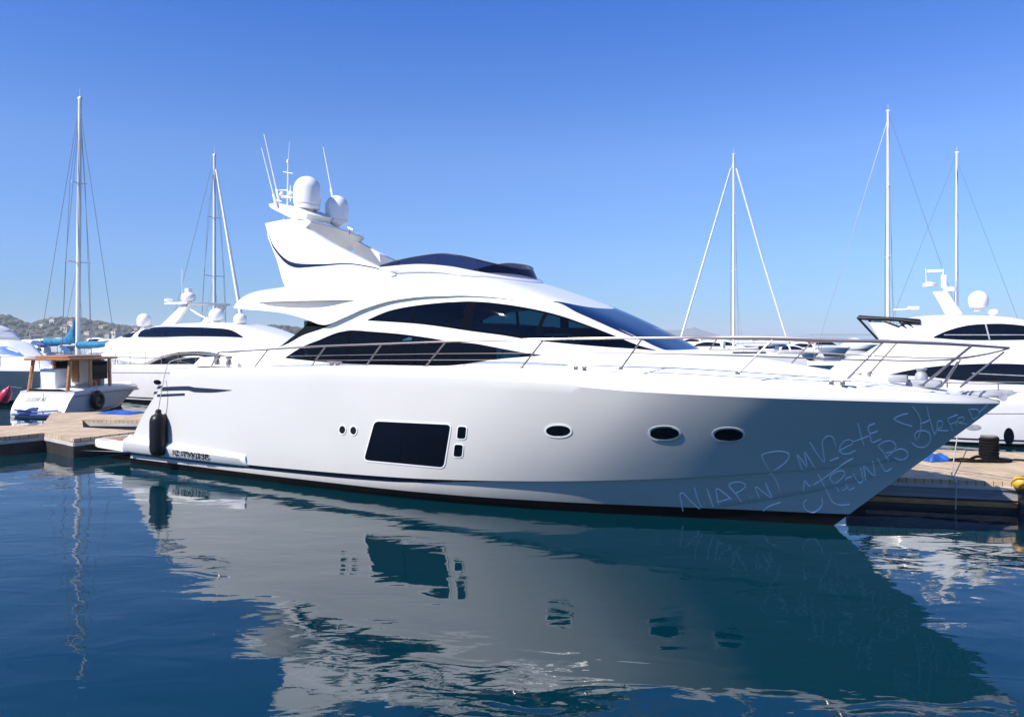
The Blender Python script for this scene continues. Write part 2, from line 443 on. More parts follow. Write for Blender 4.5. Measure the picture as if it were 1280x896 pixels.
# ------------------------------------------------------------------ water
wm = bpy.data.materials.new('harbour_water'); wm.use_nodes = True
t = wm.node_tree; b = t.nodes['Principled BSDF']
b.inputs['Base Color'].default_value = (.0, .019, .029, 1); b.inputs['Roughness'].default_value = .015; b.inputs['IOR'].default_value = 1.47; b.inputs['Specular IOR Level'].default_value = .5
tc = t.nodes.new('ShaderNodeTexCoord')
def wave(scale, st, rot, det, rough=.5, dist=.0):
    mp = t.nodes.new('ShaderNodeMapping'); mp.inputs['Scale'].default_value = st; mp.inputs['Rotation'].default_value = (0, 0, rot)
    n = t.nodes.new('ShaderNodeTexNoise'); n.inputs['Scale'].default_value = scale; n.inputs['Detail'].default_value = det; n.inputs['Roughness'].default_value = rough; n.inputs['Distortion'].default_value = dist
    t.links.new(tc.outputs['Object'], mp.inputs[0]); t.links.new(mp.outputs[0], n.inputs['Vector']); return n.outputs['Fac']
def mul(a, k):
    m = t.nodes.new('ShaderNodeMath'); m.operation = 'MULTIPLY'; t.links.new(a, m.inputs[0]); m.inputs[1].default_value = k; return m.outputs[0]
def add(a, b_):
    m = t.nodes.new('ShaderNodeMath'); m.operation = 'ADD'; t.links.new(a, m.inputs[0]); t.links.new(b_, m.inputs[1]); return m.outputs[0]
h = add(add(mul(wave(.42, (1, 1.9, 1), R(-12), 1), .025), mul(wave(1.3, (1, 1.8, 1), R(10), 1.5, .5, .9), .0065)), mul(wave(6, (1, 2.6, 1), R(-6), 2), .0004))
bp = t.nodes.new('ShaderNodeBump'); bp.inputs['Strength'].default_value = 1; bp.inputs['Distance'].default_value = 1
t.links.new(h, bp.inputs['Height']); t.links.new(bp.outputs[0], b.inputs['Normal'])
M['water'] = wm
bm = bmesh.new(); vs = [bm.verts.new(p) for p in ((-9000, -60, 0), (9000, -60, 0), (9000, 12000, 0), (-9000, 12000, 0))]; bm.faces.new(vs)
kind(build('water', bm, 'water', smooth=False), 'structure')

# ------------------------------------------------------------------ the white motor yacht in front
HF = Frame(-8.23, 21.8, R(-31.6))
yacht = empty('motor_yacht', 'large white motor yacht with flybridge and radar arch, scrawl on its bow, moored in front', 'yacht', (HF.o[0], HF.o[1], 0), HF.a)
H = Hull()
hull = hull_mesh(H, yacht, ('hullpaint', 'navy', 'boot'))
hump = curve([(12.6, 2.98), (13.3, 2.93), (14.3, 2.80), (15.5, 2.62), (16.6, 2.46), (17.5, 2.33), (18.4, 2.19)])
deck_mesh(H, yacht, lambda x: hump(x) if x > 12 else 2.52 + max(0, (x - 10.5)) * .3)

def hullpx(px, py):
    q = HF.hit(px, py, H.S); return (q[0], q[2]) if q else None
def px_list(pts, S, fallback=-1.9):
    out = []
    for p in pts:
        q = HF.hit(*p, S)
        if q is None:
            print('no hit', p); q = HF.loc(*p, fallback); q = (q[0], 0, q[1])
        out.append((q[0], q[2]))
    return out

# spray moulding and swim platform
bm = bmesh.new(); rows = []
lipw = curve([(-.2, .16), (1.5, .13), (4.0, .07), (4.35, .05)]); lipz = curve([(-.2, .52), (2, .48), (4.4, .43)])
for k in range(40):
    x = -.05 + 4.35 * k / 39; z1 = lipz(x); w = lipw(x); h = lambda z: H.half(H.q_at(x, z), z)
    rows.append([(x, -h(z1 + .1) + .03, z1 + .19), (x, -h(z1) - .3 * w, z1 + .135), (x, -h(z1) - .75 * w, z1 + .10), (x, -h(z1) - w, z1 + .05), (x, -h(.3) - w - .01, .33), (x, -h(.3) - w + .03, .295), (x, -h(.3) + .14, .295)])
V = grid(bm, rows); bm.faces.new(V[-1]); bm.faces.new(V[0][::-1])
lip = build('spray_moulding', bm, 'gel', hull, angle=40)
bm = bmesh.new()
pts = round_poly([(-1.8, -2.28), (-.02, -2.42), (.3, -2.3), (.3, 2.3), (-.02, 2.42), (-1.8, 2.28)], .35, 6)
prism(bm, [(p[0], p[1], .30) for p in pts], (0, 0, .19), bev=.03)
plat = build('swim_platform', bm, 'gel', yacht, angle=40)
bm = bmesh.new(); pts = round_poly([(-1.62, -2.05), (-.1, -2.15), (-.1, 2.15), (-1.62, 2.05)], .2, 5)
prism(bm, [(p[0], p[1], .488) for p in pts], (0, 0, .008)); build('teak_pad', bm, 'teak', plat)

# upper works: one superellipse body, cut below along the brow line, over a recessed saloon
ZB = 2.40; NE = 4.0
sw_ = curve([(2.0, 2.06), (5, 2.12), (8, 2.10), (10, 2.04), (11.3, 1.92), (12.4, 1.72), (13.3, 1.45), (14.2, .95)])
st_ = curve([(1.9, 4.03), (3.22, 4.20), (3.27, 4.27), (3.4, 4.30), (3.8, 4.33), (4.5, 4.38), (6.5, 4.52), (7.6, 4.58), (8.6, 4.55), (9.4, 4.44), (10.2, 4.24), (10.9, 4.01), (11.6, 3.76), (12.4, 3.42), (13.2, 3.03), (14.2, 2.55)])
def S_shell(x, z, d=0.0):
    if x < 1.92 or x > 14.15: return -1
    r = (z - ZB) / (st_(x) - ZB)
    if r >= 1 or r < -.2: return -1
    return sw_(x) * (1 - max(r, 0) ** NE) ** (1 / NE) - d
inset = curve([(5, .09), (8.5, .08), (10.2, .05), (11.2, .012), (14, .008)])
def S_house(x, z): return S_shell(x, z, inset(x))
brow_px = [(300, 386), (325, 388), (352, 391), (380, 398), (405, 406), (430, 397), (455, 386), (497, 374.5), (535, 370.5), (572, 369.5), (610, 371), (650, 376), (700, 387), (740, 401), (780, 417), (806, 430)]
L = px_list(brow_px, S_shell)
L = [(1.9, 3.95), (2.3, 3.95)] + [p for p in L if p[0] > 3.3] + [(13.7, 2.72), (14.3, 2.4)]
L2 = [L[0]]
for p in L[1:]:
    if p[0] > L2[-1][0] + .02: L2.append(p)
zl_ = curve(L2)
zbl_ = curve([(2.3, 3.93), (3.5, 3.93), (5, 3.93), (6.2, 3.92), (7.2, 3.90), (7.6, 3.7)]); scoop_ = curve([(3.2, 0), (3.9, .0), (4.5, .17), (5.2, .24), (6.0, .20), (7.2, .0)])
def phi_of(x, z):
    r = max(0, min(1, (z - ZB) / (st_(x) - ZB))); return math.asin(r ** (NE / 2))
def shell_pt(x, ph, d=0.0):
    s_ = math.sin(ph); c_ = math.cos(ph)
    y = -math.copysign(abs(c_) ** (2 / NE), c_) * (sw_(x) + d); z = ZB + (st_(x) + d - ZB) * abs(s_) ** (2 / NE)
    return (x, y, z)
bm = bmesh.new(); rows = []; NP = 34
xs = [3.22, 3.225, 3.24, 3.27] + [3.30 + (14.15 - 3.30) * k / 145 for k in range(146)]
for x in xs:
    z0 = min(zl_(x), st_(x) - .03); p0 = phi_of(x, z0)
    zb_ = max(zbl_(x) if x < 7.4 else 0, z0 + .012); zb_ = min(zb_, st_(x) - .02); p1 = phi_of(x, zb_)
    low = []; hi = []
    for side in (1, -1):
        lw = []
        for v in (0, .1, .25, .4, .55, .7, .8, .9, .96, 1):
            q = shell_pt(x, phi_of(x, z0 + (zb_ - z0) * v)); lw.append((x, side * (q[1] + scoop_(x) * min(1, v / .5)), q[2]))
        low.append(lw)
    r = low[0] + [shell_pt(x, p1 + (math.pi - 2 * p1) * k / NP) for k in range(NP + 1)] + low[1][::-1]
    # return of the lower edge: 7 cm inwards, then across as the soffit
    a, b = r[0], r[-1]
    yi = max(abs(a[1]) - .10, .02)
    r = [(x, -yi, a[2] + .03)] + r + [(x, yi, b[2] + .03)]
    rows.append(r)
V = grid(bm, rows)
for i in range(len(V) - 1):
    if xs[i] < 7.2: bm.faces.new((V[i][0], V[i + 1][0], V[i + 1][-1], V[i][-1]))
bm.faces.new(V[0]); 
bridge = build('upper_works', bm, 'gel', yacht, angle=38)

# saloon sides, laid between the window openings
w1t = px_list([(460, 399.5), (488, 388), (526, 381), (572, 377), (597, 377), (629, 380), (666, 386), (699, 394), (739, 408), (772, 421), (797, 431)], S_house)
w1b = px_list([(460, 400.5), (526, 405), (591, 414), (629, 419), (660, 424), (716, 430), (772, 434.5), (797, 436)], S_house)
w2t = px_list([(357, 446.5), (377, 434), (396, 426), (430, 414), (447, 413), (460, 414), (497, 417), (535, 422), (565, 427), (591, 429), (619, 434), (657, 441), (676, 443.5)], S_house)
w2b = px_list([(357, 447.5), (370, 449), (400, 452), (430, 454.5), (480, 456), (550, 457), (580, 455), (620, 449), (676, 444.2)], S_house)
tip1 = (w1t[-1][0] + .28, (w1t[-1][1] + w1b[-1][1]) / 2 - .06)
w1t.append(tip1); w1b.append((tip1[0], tip1[1] - .006))
top_px = px_list([(338, 441), (349, 434), (359, 430), (379, 419), (405, 410)], S_house)
c1t, c1b, c2t, c2b = curve(w1t), curve(w1b), curve(w2t), curve(w2b)
top_ = curve(top_px + [(p[0], p[1] + .05) for p in L2 if p[0] > top_px[-1][0] + .3])
bm = bmesh.new()
x0 = top_px[0][0]
xs = sorted(set([x0 + (13.8 - x0) * k / 110 for k in range(111)] + [p[0] for p in (w1t[0], w1t[-1], w2t[0], w2t[-1])]))
for side in (-1, 1):
    bands = []
    for x in xs:
        tp = top_(x); e = .0015
        B2 = min(c2b(x), tp - .02); T2 = max(min(c2t(x), tp - .015), B2 + e); B1 = max(min(c1b(x), tp - .01), T2 + e); T1 = max(min(c1t(x), tp - .005), B1 + e)
        if x < w2t[0][0] or x > w2t[-1][0]: T2 = B2 + e
        if x < w1t[0][0] or x > w1t[-1][0]: T1 = B1 + e
        bands.append((min(2.45, B2 - .01), B2, T2, B1, T1, max(tp, T1 + e)))
    for lo, hi, nr in ((0, 1, 3), (2, 3, 5), (4, 5, 4)):
        rows = [[(x, side * max(S_house(x, b[lo] + (b[hi] - b[lo]) * k / nr), .3), b[lo] + (b[hi] - b[lo]) * k / nr) for k in range(nr + 1)] for x, b in zip(xs, bands)]
        grid(bm, rows)
    for lo, hi, a, b_ in ((1, 2, w2t[0][0], w2t[-1][0]), (3, 4, w1t[0][0], w1t[-1][0])):     # close the sliver where no window is
        rows = [[(x, side * max(S_house(x, b[lo]), .3), b[lo]), (x, side * max(S_house(x, b[hi]), .3), b[hi])] for x, b in zip(xs, bands)]
        grid(bm, rows, skip=lambda i, j: a - 1e-6 <= xs[i] and xs[i + 1] <= b_ + 1e-6)
weld(bm, 1e-4)
saloon = build('saloon', bm, 'gel', yacht, angle=40)

def side_window(name, T, B, mulls, parent, off=.006, S=S_house):
    for side in (-1, 1):
        nu = 80; vs = (0, .07, .2, .35, .5, .65, .8, .93, 1)
        rows = col_strip(T, B, S, off, nu, vs, side)
        def isframe(i, j):
            u = (i + .5) / (nu - 1)
            return j in (0, len(vs) - 2) or u < .02 or u > .985 or any(a <= u <= b for a, b in mulls)
        g = bmesh.new(); grid(g, rows, skip=isframe); weld(g, 5e-5)
        w = build(name, g, 'glass', parent)
        g = bmesh.new(); grid(g, rows, skip=lambda i, j: not isframe(i, j)); weld(g, 5e-5)
        build('window_frame', g, 'frame', w)
side_window('upper_window', w1t, w1b, [(.185, .20), (.395, .43), (.66, .675)], saloon)
side_window('lower_window', w2t, w2b, [(.29, .30), (.56, .57)], saloon)
# raked quarter glass behind the sweeping pillar
qg = px_list([(347, 435), (383, 407.5), (405, 408), (379, 420), (356, 432)], lambda x, z: 1.86)
bm = bmesh.new()
for s_ in (-1, 1): prism(bm, [(x, s_ * 1.86, z) for x, z in qg], (0, -s_ * .03, 0))
aft = sorted(qg, key=lambda p: p[0])[0]
prism(bm, [(qg[0][0], -1.86, qg[0][1] - .25), (qg[0][0], 1.86, qg[0][1] - .25), (qg[1][0], 1.86, qg[1][1] + .05), (qg[1][0], -1.86, qg[1][1] + .05)], (.04, 0, 0))
build('quarter_window', bm, 'dark', saloon)
bm = bmesh.new(); box(bm, (8.6, 0, 2.52), (8.6, 3.3, .04), 0)
box(bm, (7.2, .9, 2.8), (2.6, .7, .5), .05); box(bm, (10.6, -.5, 2.95), (.6, .6, .8), .08); box(bm, (11.4, 0, 2.95), (.7, 2.4, .75), .1); box(bm, (5.3, 0, 3.0), (.1, 3.2, 1.0), 0)
build('saloon_furniture', bm, 'interior', saloon)

# windscreen on the front of the upper works
we = px_list([(690, 377), (722, 391), (760, 408), (795, 423), (822, 434)], S_shell, -1.6)
we_ = curve([(we[0][0] - .6, we[0][1] + .06)] + we + [(14.1, 2.62)])
bm = bmesh.new(); rows = []
for k in range(41):
    f = -1 + 2 * k / 40; row = []
    for i in range(31):
        xa = 11.75 - (11.75 - we[0][0]) * abs(f) ** 1.6; x = xa + (13.95 - xa) * i / 30
        pe = phi_of(x, we_(x)); ph = math.pi / 2 + f * (math.pi / 2 - pe)
        row.append(shell_pt(x, ph, .008))
    rows.append(row)
grid(bm, rows); ws = build('windscreen', bm, 'screen', bridge)

# flybridge windshield: white coaming, tinted wrap-round screen
def plan(t):
    """t in -1..1 from starboard aft round the front to port aft"""
    a = abs(t); s_ = -1 if t < 0 else 1; y = None
    if a > .42:
        k = (a - .42) / .58; return (9.0 - 1.75 * k, s_ * (1.34 + .14 * k))
    th = a / .42 * math.pi / 2
    return (9.0 + .95 * math.cos(th) ** .8, s_ * 1.34 * math.sin(th) ** .9)
zbase = curve([(7.2, 4.60), (8.2, 4.63), (9.0, 4.56), (9.5, 4.46), (9.95, 4.36)])
ztop = curve([(7.25, 4.61), (7.7, 4.71), (8.2, 4.78), (8.8, 4.82), (9.3, 4.76), (9.95, 4.57)])
bm = bmesh.new(); rows = []; NT = 90
for k in range(NT + 1):
    x, y = plan(-1 + 2 * k / NT); z = zbase(x)
    o = Vector((x - 8.3, y * 1.2, 0)).normalized()
    rows.append([(x - o.x * .04, y - o.y * .04, z - .5), (x + o.x * .03, y + o.y * .03, z - .17), (x + o.x * .13, y + o.y * .13, z - .11), (x + o.x * .135, y + o.y * .135, z - .07), (x + o.x * .10, y + o.y * .10, z - .03), (x + o.x * .02, y + o.y * .02, z), (x - o.x * .08, y - o.y * .08, z), (x - o.x * .1, y - o.y * .1, z - .3)])
grid(bm, rows); coam = build('flybridge_coaming', bm, 'gel', bridge, angle=45)
bm = bmesh.new(); rows = []
for k in range(NT + 1):
    x, y = plan(-1 + 2 * k / NT); z = zbase(x) + .003; h = max(ztop(x) - z, .004); o = Vector((x - 8.3, y * 1.2, 0)).normalized()
    rows.append([(x - o.x * (h * .35 * v) - .12 * v * h, y - o.y * (h * .35 * v), z + h * v) for v in (0, .25, .5, .75, 1)])
grid(bm, rows); fs = build('flybridge_screen', bm, 'flyglass', bridge)
bm = bmesh.new(); tube(bm, [Vector(r[-1]) for r in rows], .016, 6); 
for k in (22, 33, 57, 68): tube(bm, [Vector(p) for p in rows[k]], .012, 5)
build('screen_rim', bm, 'navy', fs)

# radar arch: two raked wing plates and a roof plate
arch = bpy.data.objects.new('radar_arch', None); C.objects.link(arch); arch.parent = yacht
def S_arch(x, z): return 1.66 - (z - 4.3) * .15 if z > 3.5 else -1
ao = px_list([(330, 279), (350, 275.5), (366, 273), (374, 278), (383, 286), (411, 303), (455, 325), (492, 343), (466, 366), (420, 372), (362, 376), (353, 350), (346, 325), (335, 297)], S_arch)
for side in (-1, 1):
    am = ao if side < 0 else [(x - (.95 if 2 <= i <= 7 else 0), z) for i, (x, z) in enumerate(ao)]
    bm = bmesh.new(); a = [bm.verts.new((x, side * S_arch(x, z), z)) for x, z in am]; b = [bm.verts.new((x, side * (S_arch(x, z) - .15), z)) for x, z in am]
    f1 = bm.faces.new(a); f2 = bm.faces.new(b[::-1]); n = len(a)
    for i in range(n): bm.faces.new((a[i], b[i], b[(i + 1) % n], a[(i + 1) % n]))
    bmesh.ops.bevel(bm, geom=list({e for f in (f1, f2) for e in f.edges}), offset=.04, segments=3, affect='EDGES', profile=.5)
    build('arch_wing', bm, 'gel' if side < 0 else 'cream', arch, angle=30)  # port wing gets the white with painted-in shade, starboard the plain white
T = px_list([(331, 282), (337, 295), (342, 307), (355, 322), (371, 329), (405, 330), (436, 329), (468, 334), (478, 338)], S_arch)
B = px_list([(331.4, 282.6), (337, 297), (342, 310.5), (356, 328), (369, 334.5), (383, 334.3), (405, 332.5), (436, 330.5), (468, 335.4), (478, 338.6)], S_arch)
bm = bmesh.new(); grid(bm, col_strip(T, B, S_arch, .004, 60, (0, .5, 1))); grid(bm, col_strip(T, B, S_arch, .004, 60, (0, .5, 1), 1))
build('arch_stripe', bm, 'navy', arch)
bm = bmesh.new(); rows = []
for k in range(17):
    y = -1.45 + 2.9 * k / 16; xf = 4.78 - .36 * y; z = 5.73 + .04 * (1 - (y / 1.45) ** 2); xa = 3.95 - .1 * y
    rows.append([(xa, y, z + .02), (xf - .12, y, z + .03), (xf - .02, y, z), (xf, y, z - .04), (xf - .08, y, z - .09), (xf - .30, y, z - .26), (xf - .55, y, z - .34), (xa, y, z - .2)])
V = grid(bm, rows, close=True); bm.faces.new(V[0][::-1]); bm.faces.new(V[-1])
roofp = build('arch_roof', bm, 'cream', arch, angle=40)

def radome(px, py_top, py_bot, y, r_px, foot):
    x, zt_ = HF.loc(px, py_top, y); _, zb_ = HF.loc(px, py_bot, y); w = HF.o + x * HF.u + y * HF.v; r = r_px * w[1] / FOC; h = zt_ - zb_
    bm = bmesh.new(); prof = [(r * .84, 0), (r * .93, .02), (r * .93, h * .10), (r * .86, h * .13), (r * .97, h * .17), (r * .985, h * .3)]
    hs = h * .5
    for k in range(1, 11):
        a = k / 10 * math.pi / 2; prof.append((r * max(math.cos(a), .001) ** .94, h - r * 1.05 + r * 1.05 * math.sin(a)))
    lathe(bm, prof, (x, y, zb_), 32)
    d = build('radome', bm, 'gel', arch, angle=40)
    bm = bmesh.new(); lathe(bm, [(r * .34, -foot), (r * .26, -foot * .8), (r * .24, -.06), (r * .5, -.02), (r * .5, .01)], (x, y, zb_), 16)
    build('pedestal', bm, 'gel', d)
    return x, zb_
d1 = radome(384, 220.5, 262, -.55, 17.2, .35)
d2 = radome(421, 244.5, 280, .15, 14.8, .16)
bm = bmesh.new()   # raked bracket that carries the aft dome and the aerials
p = [HF.loc(*q, -.55) for q in ((351, 258), (360, 256), (388, 263), (400, 270), (398, 277), (378, 275), (354, 263))]
prism(bm, [(x, -.95, z) for x, z in p], (0, .8, 0), bev=.02); build('dome_bracket', bm, 'cream', arch)
def whip(a, b, y, r=.013):
    bm = bmesh.new(); A = HF.loc(*a, y); B = HF.loc(*b, y)
    tube(bm, [(A[0], y, A[1]), ((A[0] * .82 + B[0] * .18), y, (A[1] * .82 + B[1] * .18))], r * 1.9, 7); tube(bm, [(A[0], y, A[1]), (B[0], y, B[1])], r, 6, radii=[r, r * .55])
    build('whip_aerial', bm, 'gel', arch)
whip((349, 252), (330, 168), -.8, .017); whip((345, 256), (327, 185), -1.0, .017); whip((416, 247), (404, 184), .5, .017)
bm = bmesh.new(); y = -.8
def seg(pts, r): tube(bm, [(lambda q: (q[0], y, q[1]))(HF.loc(*p, y)) for p in pts], r, 6)
seg([(359, 262), (360, 205)], .016); seg([(360, 205), (362, 178)], .007); seg([(354, 215), (366, 217)], .012); seg([(345, 238), (360, 238)], .014); seg([(352, 246), (365, 247)], .03); seg([(356, 262), (353, 285)], .010); seg([(361, 262), (358, 283)], .010)
seg([(342, 249), (352, 252)], .012); seg([(363, 252), (363, 232)], .012)
q = HF.loc(360, 204, y); lathe(bm, [(.03, 0), (.035, .05), (.02, .09)], (q[0], y, q[1]), 10)
q = HF.loc(363, 244, y); lathe(bm, [(.05, 0), (.055, .07), (.02, .1)], (q[0], y, q[1]), 10); q = HF.loc(352, 245, y); lathe(bm, [(.05, 0), (.06, .05), (.02, .1)], (q[0], y, q[1]), 10)
build('light_mast', bm, 'gel', arch)
bm = bmesh.new(); y = -.9; seg([(437, 293), (437, 284)], .015); seg([(435, 285), (441, 288)], .03); build('horn', bm, 'steel', arch)

# second spray rail low on the bow
bm = bmesh.new(); rows = []
L = [HF.hit(*p, H.S) for p in ((896, 633), (928, 629), (975, 621.5), (1021, 613), (1060, 604), (1090, 596))]
for p in resample([(q[0], q[2]) for q in L if q], 50):
    s_ = H.S(p[0], p[1]); s2 = H.S(p[0], p[1] + .03)
    s3 = H.S(p[0], p[1] + .14); rows.append([(p[0], -s_ + .02, p[1] - .02), (p[0], -s_ - .016, p[1]), (p[0], -s3 + .001, p[1] + .14)])
grid(bm, rows); build('spray_rail', bm, 'hullpaint', hull)
# hull windows, portholes, vents
def hull_plate(name, px_outline, parent, m, rim=None, rimw=.02, off=.004):
    o = [hullpx(*p) for p in px_outline]
    bm = bmesh.new(); disc_on(bm, o, H.S, off); ob = build(name, bm, m, parent, angle=60)
    if rim:
        bm = bmesh.new(); ring_on(bm, o, H.S, off + .007, rimw); build('rim', bm, rim, ob, angle=60)
    return ob
w = hull_plate('hull_window', round_poly([(455, 575), (468.5, 526), (564, 530.5), (555, 584.5)], 6), hull, 'dark', 'gel', .02, .003)
T = [hullpx(506.5, 530), hullpx(509, 530)]; B = [hullpx(503.5, 577), hullpx(506, 577)]
bm = bmesh.new(); grid(bm, col_strip(T, B, H.S, .004, 3, (0, .25, .5, .75, 1))); build('window_bar', bm, 'frame', w)
for c in ((577.3, 540.5), (573, 563)):
    hull_plate('small_hull_window', round_poly([(c[0] - 6.2, c[1] + 7.8), (c[0] - 4.6, c[1] - 8), (c[0] + 6.4, c[1] - 7.2), (c[0] + 4.8, c[1] + 8.2)], 3.5), hull, 'dark', 'gel', .014, .003)
for c in ((428.2, 537), (442, 538)): hull_plate('round_vent', oval(c, (4.0, 5.2)), hull, 'black', 'gel', .016)
for c, r in (((698, 538.5), (15.5, 7)), ((831, 542), (18.5, 8)), ((911, 543.8), (18.5, 7.8))):
    ph = hull_plate('porthole', oval(c, r, 36, 2.2), hull, 'dark', 'gel', .026, .003)
    T = [hullpx(c[0] - .8, c[1] - r[1] + 1), hullpx(c[0] + .8, c[1] - r[1] + 1)]; B = [hullpx(c[0] - .8, c[1] + r[1] - 1), hullpx(c[0] + .8, c[1] + r[1] - 1)]
    bm = bmesh.new(); grid(bm, col_strip(T, B, H.S, .006, 3, (0, .25, .5, .75, 1))); build('pane_bar', bm, 'frame', ph)
for T, B in (([(198, 482), (220, 482.9), (242, 484), (265, 485.6), (290, 487.4)], [(195.5, 486), (218, 488), (240, 489.8), (262, 490.6), (276, 489.6), (290, 487.7)]), ([(193, 489.4), (231, 491.3)], [(191.6, 492.6), (231, 494.3)])):
    T = [hullpx(*p) for p in T]; B = [hullpx(*p) for p in B]
    if None in T + B: print('vent miss', T, B); continue
    bm = bmesh.new(); grid(bm, col_strip(T, B, H.S, .006, 30, (0, .5, 1))); build('vent_blade', bm, 'navy', hull)
def text_on(name, txt, S, xy0, xy1, height, parent, m, off=.004, bold=.0):
    me = text_mesh(txt, 1.0, bold); wid = max(v.co.x for v in me.vertices)
    a = np.array(xy0); b = np.array(xy1); d = b - a
    for v in me.vertices:
        f = v.co.x / wid; x, z = a + d * f; z += v.co.y * height; v.co = Vector((x, -(S(x, z) + off), z))
    me.name = name; me.materials.append(M[m]); o = bpy.data.objects.new(name, me); C.objects.link(o); o.parent = parent
    return o
text_on('name_lettering', 'IC:ITWGSF', lambda x, z: H.S(x, .36) + lipw(x) + .012, (1.88, .39), (3.15, .38), .165, hull, 'frame', bold=.025)

# scrawled writing on the bow: strokes as thin ribbons on the hull
def Z8(p): return (820 + p[0] / 2.909, 490 + p[1] / 2.909)
strokes = [[(98, 432), (92, 400), (88, 370), (100, 368), (125, 395), (158, 424)], [(140, 347), (152, 388), (166, 420)], [(186, 352), (197, 385), (207, 415)], [(228, 412), (222, 380), (220, 350), (246, 366), (274, 389)], [(228, 398), (250, 392), (268, 386)],
    [(313, 402), (290, 370), (266, 338), (290, 327), (318, 330), (326, 342), (308, 358), (286, 368)], [(340, 378), (350, 390), (362, 396), (378, 392)], [(380, 392), (368, 365), (362, 342), (392, 365), (422, 384), (410, 358), (398, 328)],
    [(450, 355), (436, 320), (412, 285), (385, 232), (400, 222), (440, 215), (478, 220), (484, 240), (460, 264), (410, 300)], [(534, 290), (522, 258), (512, 226), (530, 248), (548, 272), (544, 240), (540, 215), (560, 248), (582, 280)],
    [(560, 184), (584, 222), (612, 256), (608, 214), (606, 180), (622, 160), (642, 164), (654, 196)], [(632, 250), (648, 244), (664, 238)], [(664, 214), (690, 200), (716, 186), (708, 174), (688, 176), (668, 200), (674, 222), (700, 224), (726, 212)],
    [(734, 114), (744, 155), (756, 192)], [(716, 180), (746, 170), (778, 158)], [(796, 114), (772, 126), (778, 156), (786, 182), (820, 170)], [(776, 152), (790, 148), (806, 142)],
    [(536, 366), (538, 342), (540, 322), (552, 336), (562, 342)], [(548, 390), (536, 404), (544, 426), (572, 437), (598, 420), (606, 402), (602, 386)], [(590, 298), (606, 330), (624, 366), (642, 398), (668, 410), (704, 408)], [(574, 336), (600, 320), (640, 292), (680, 262), (716, 240)],
    [(664, 360), (648, 335), (632, 310), (655, 290), (680, 286), (686, 300), (666, 322), (648, 330)], [(648, 330), (680, 330), (694, 346), (676, 358)], [(712, 306), (690, 318), (700, 354), (722, 346)], [(694, 334), (714, 326)], [(716, 296), (728, 316), (742, 330), (752, 318), (748, 292), (744, 276)], [(762, 320), (758, 290), (756, 268), (776, 290), (796, 304), (792, 276), (788, 250)],
    [(806, 240), (818, 264), (834, 288), (858, 276)], [(846, 250), (826, 218), (808, 196), (830, 180), (856, 178), (872, 196), (858, 220), (832, 240)], [(836, 222), (866, 214), (892, 206), (914, 220), (910, 240), (886, 246), (866, 238)], [(390, 432), (412, 414), (454, 400)],
    [(916, 78), (890, 84), (866, 98), (890, 112), (930, 124)], [(934, 54), (958, 90), (962, 130), (952, 170), (942, 172), (944, 146), (972, 140), (996, 152), (996, 180), (976, 200), (946, 198), (930, 182)], [(984, 54), (992, 90), (1002, 124), (1012, 156)], [(960, 116), (982, 108), (998, 98)],
    [(1016, 150), (1022, 126), (1024, 106), (1040, 108), (1038, 126), (1022, 138), (1062, 140)], [(1096, 82), (1062, 98), (1070, 120), (1078, 140)], [(1068, 118), (1082, 112), (1098, 106)], [(1092, 124), (1098, 96), (1118, 92), (1116, 106), (1100, 112), (1130, 116)], [(1136, 64), (1144, 82), (1152, 98), (1174, 84), (1168, 64), (1138, 62)], [(1204, 46), (1190, 60), (1172, 76)]]
bm = bmesh.new()
for st in strokes:
    P = resample([Z8(p) for p in st], 26); Q = []
    for p in P:
        q = HF.hit(p[0], p[1], H.S)
        if q: Q.append(np.array([q[0], q[2]]))
    if len(Q) < 3: continue
    pts = [(p[0], -(H.S(p[0], p[1]) + .002), p[1]) for p in Q if H.S(p[0], p[1]) > 0]
    if len(pts) > 2: tube(bm, pts, .011, 6, radii=[.010 + .006 * noise.noise(Vector((p[0] * 3, p[2] * 3, 0))) for p in pts])
build('bow_writing', bm, 'chalk', hull)

# cockpit coaming, guard rails, deck gear
bm = bmesh.new()
for s_ in (-1, 1):
    prism(bm, [(x, s_ * 1.98, z) for x, z in ((1.9, 2.45), (2.2, 2.66), (4.2, 2.72), (5.6, 2.74), (5.6, 2.45))], (0, -s_ * .3, 0), bev=.03)
build('cockpit_coaming', bm, 'cream', yacht, angle=40)
S_rail = lambda x, z: max(H.edge(x) - .07, .03) if x < 18.5 else .03
def railpx(p): q = HF.hit(*p, S_rail); return Vector(q)
def mirror(P): return [Vector((p[0], -p[1], p[2])) for p in P]
top_px = [(333, 437), (370, 434.5), (405, 432.5), (477, 430), (557, 427), (640, 424.8), (720, 423.3), (803, 422.3), (880, 422.3), (955, 424), (1040, 426.3), (1102, 427.4), (1171, 429.8), (1227, 432.6), (1262, 435)]
top = [Vector(v) for v in resample([railpx(p) for p in top_px], 90)]
mid1 = [Vector(v) for v in resample([railpx(p) for p in [(360, 445), (468, 443.3), (560, 442), (668, 441.5), (790, 441)]], 30)]
mid2 = [Vector(v) for v in resample([railpx(p) for p in [(395, 450.5), (480, 450), (600, 449.8), (662, 450), (785, 450.5)]], 30)]
mid3 = [Vector(v) for v in resample([railpx(p) for p in [(790, 441), (940, 445), (1085, 450), (1179, 450), (1232, 443), (1262, 435)]], 40)]
sts = [((388, 459.5), (407, 432.5)), ((457, 458), (477, 430)), ((532, 458), (557, 427)), ((652, 459.5), (680, 424)), ((776, 461), (803, 422.6)), ((922, 467), (966, 424.3)), ((1058, 475), (1104, 427.6)), ((1152, 482), (1214, 432))]
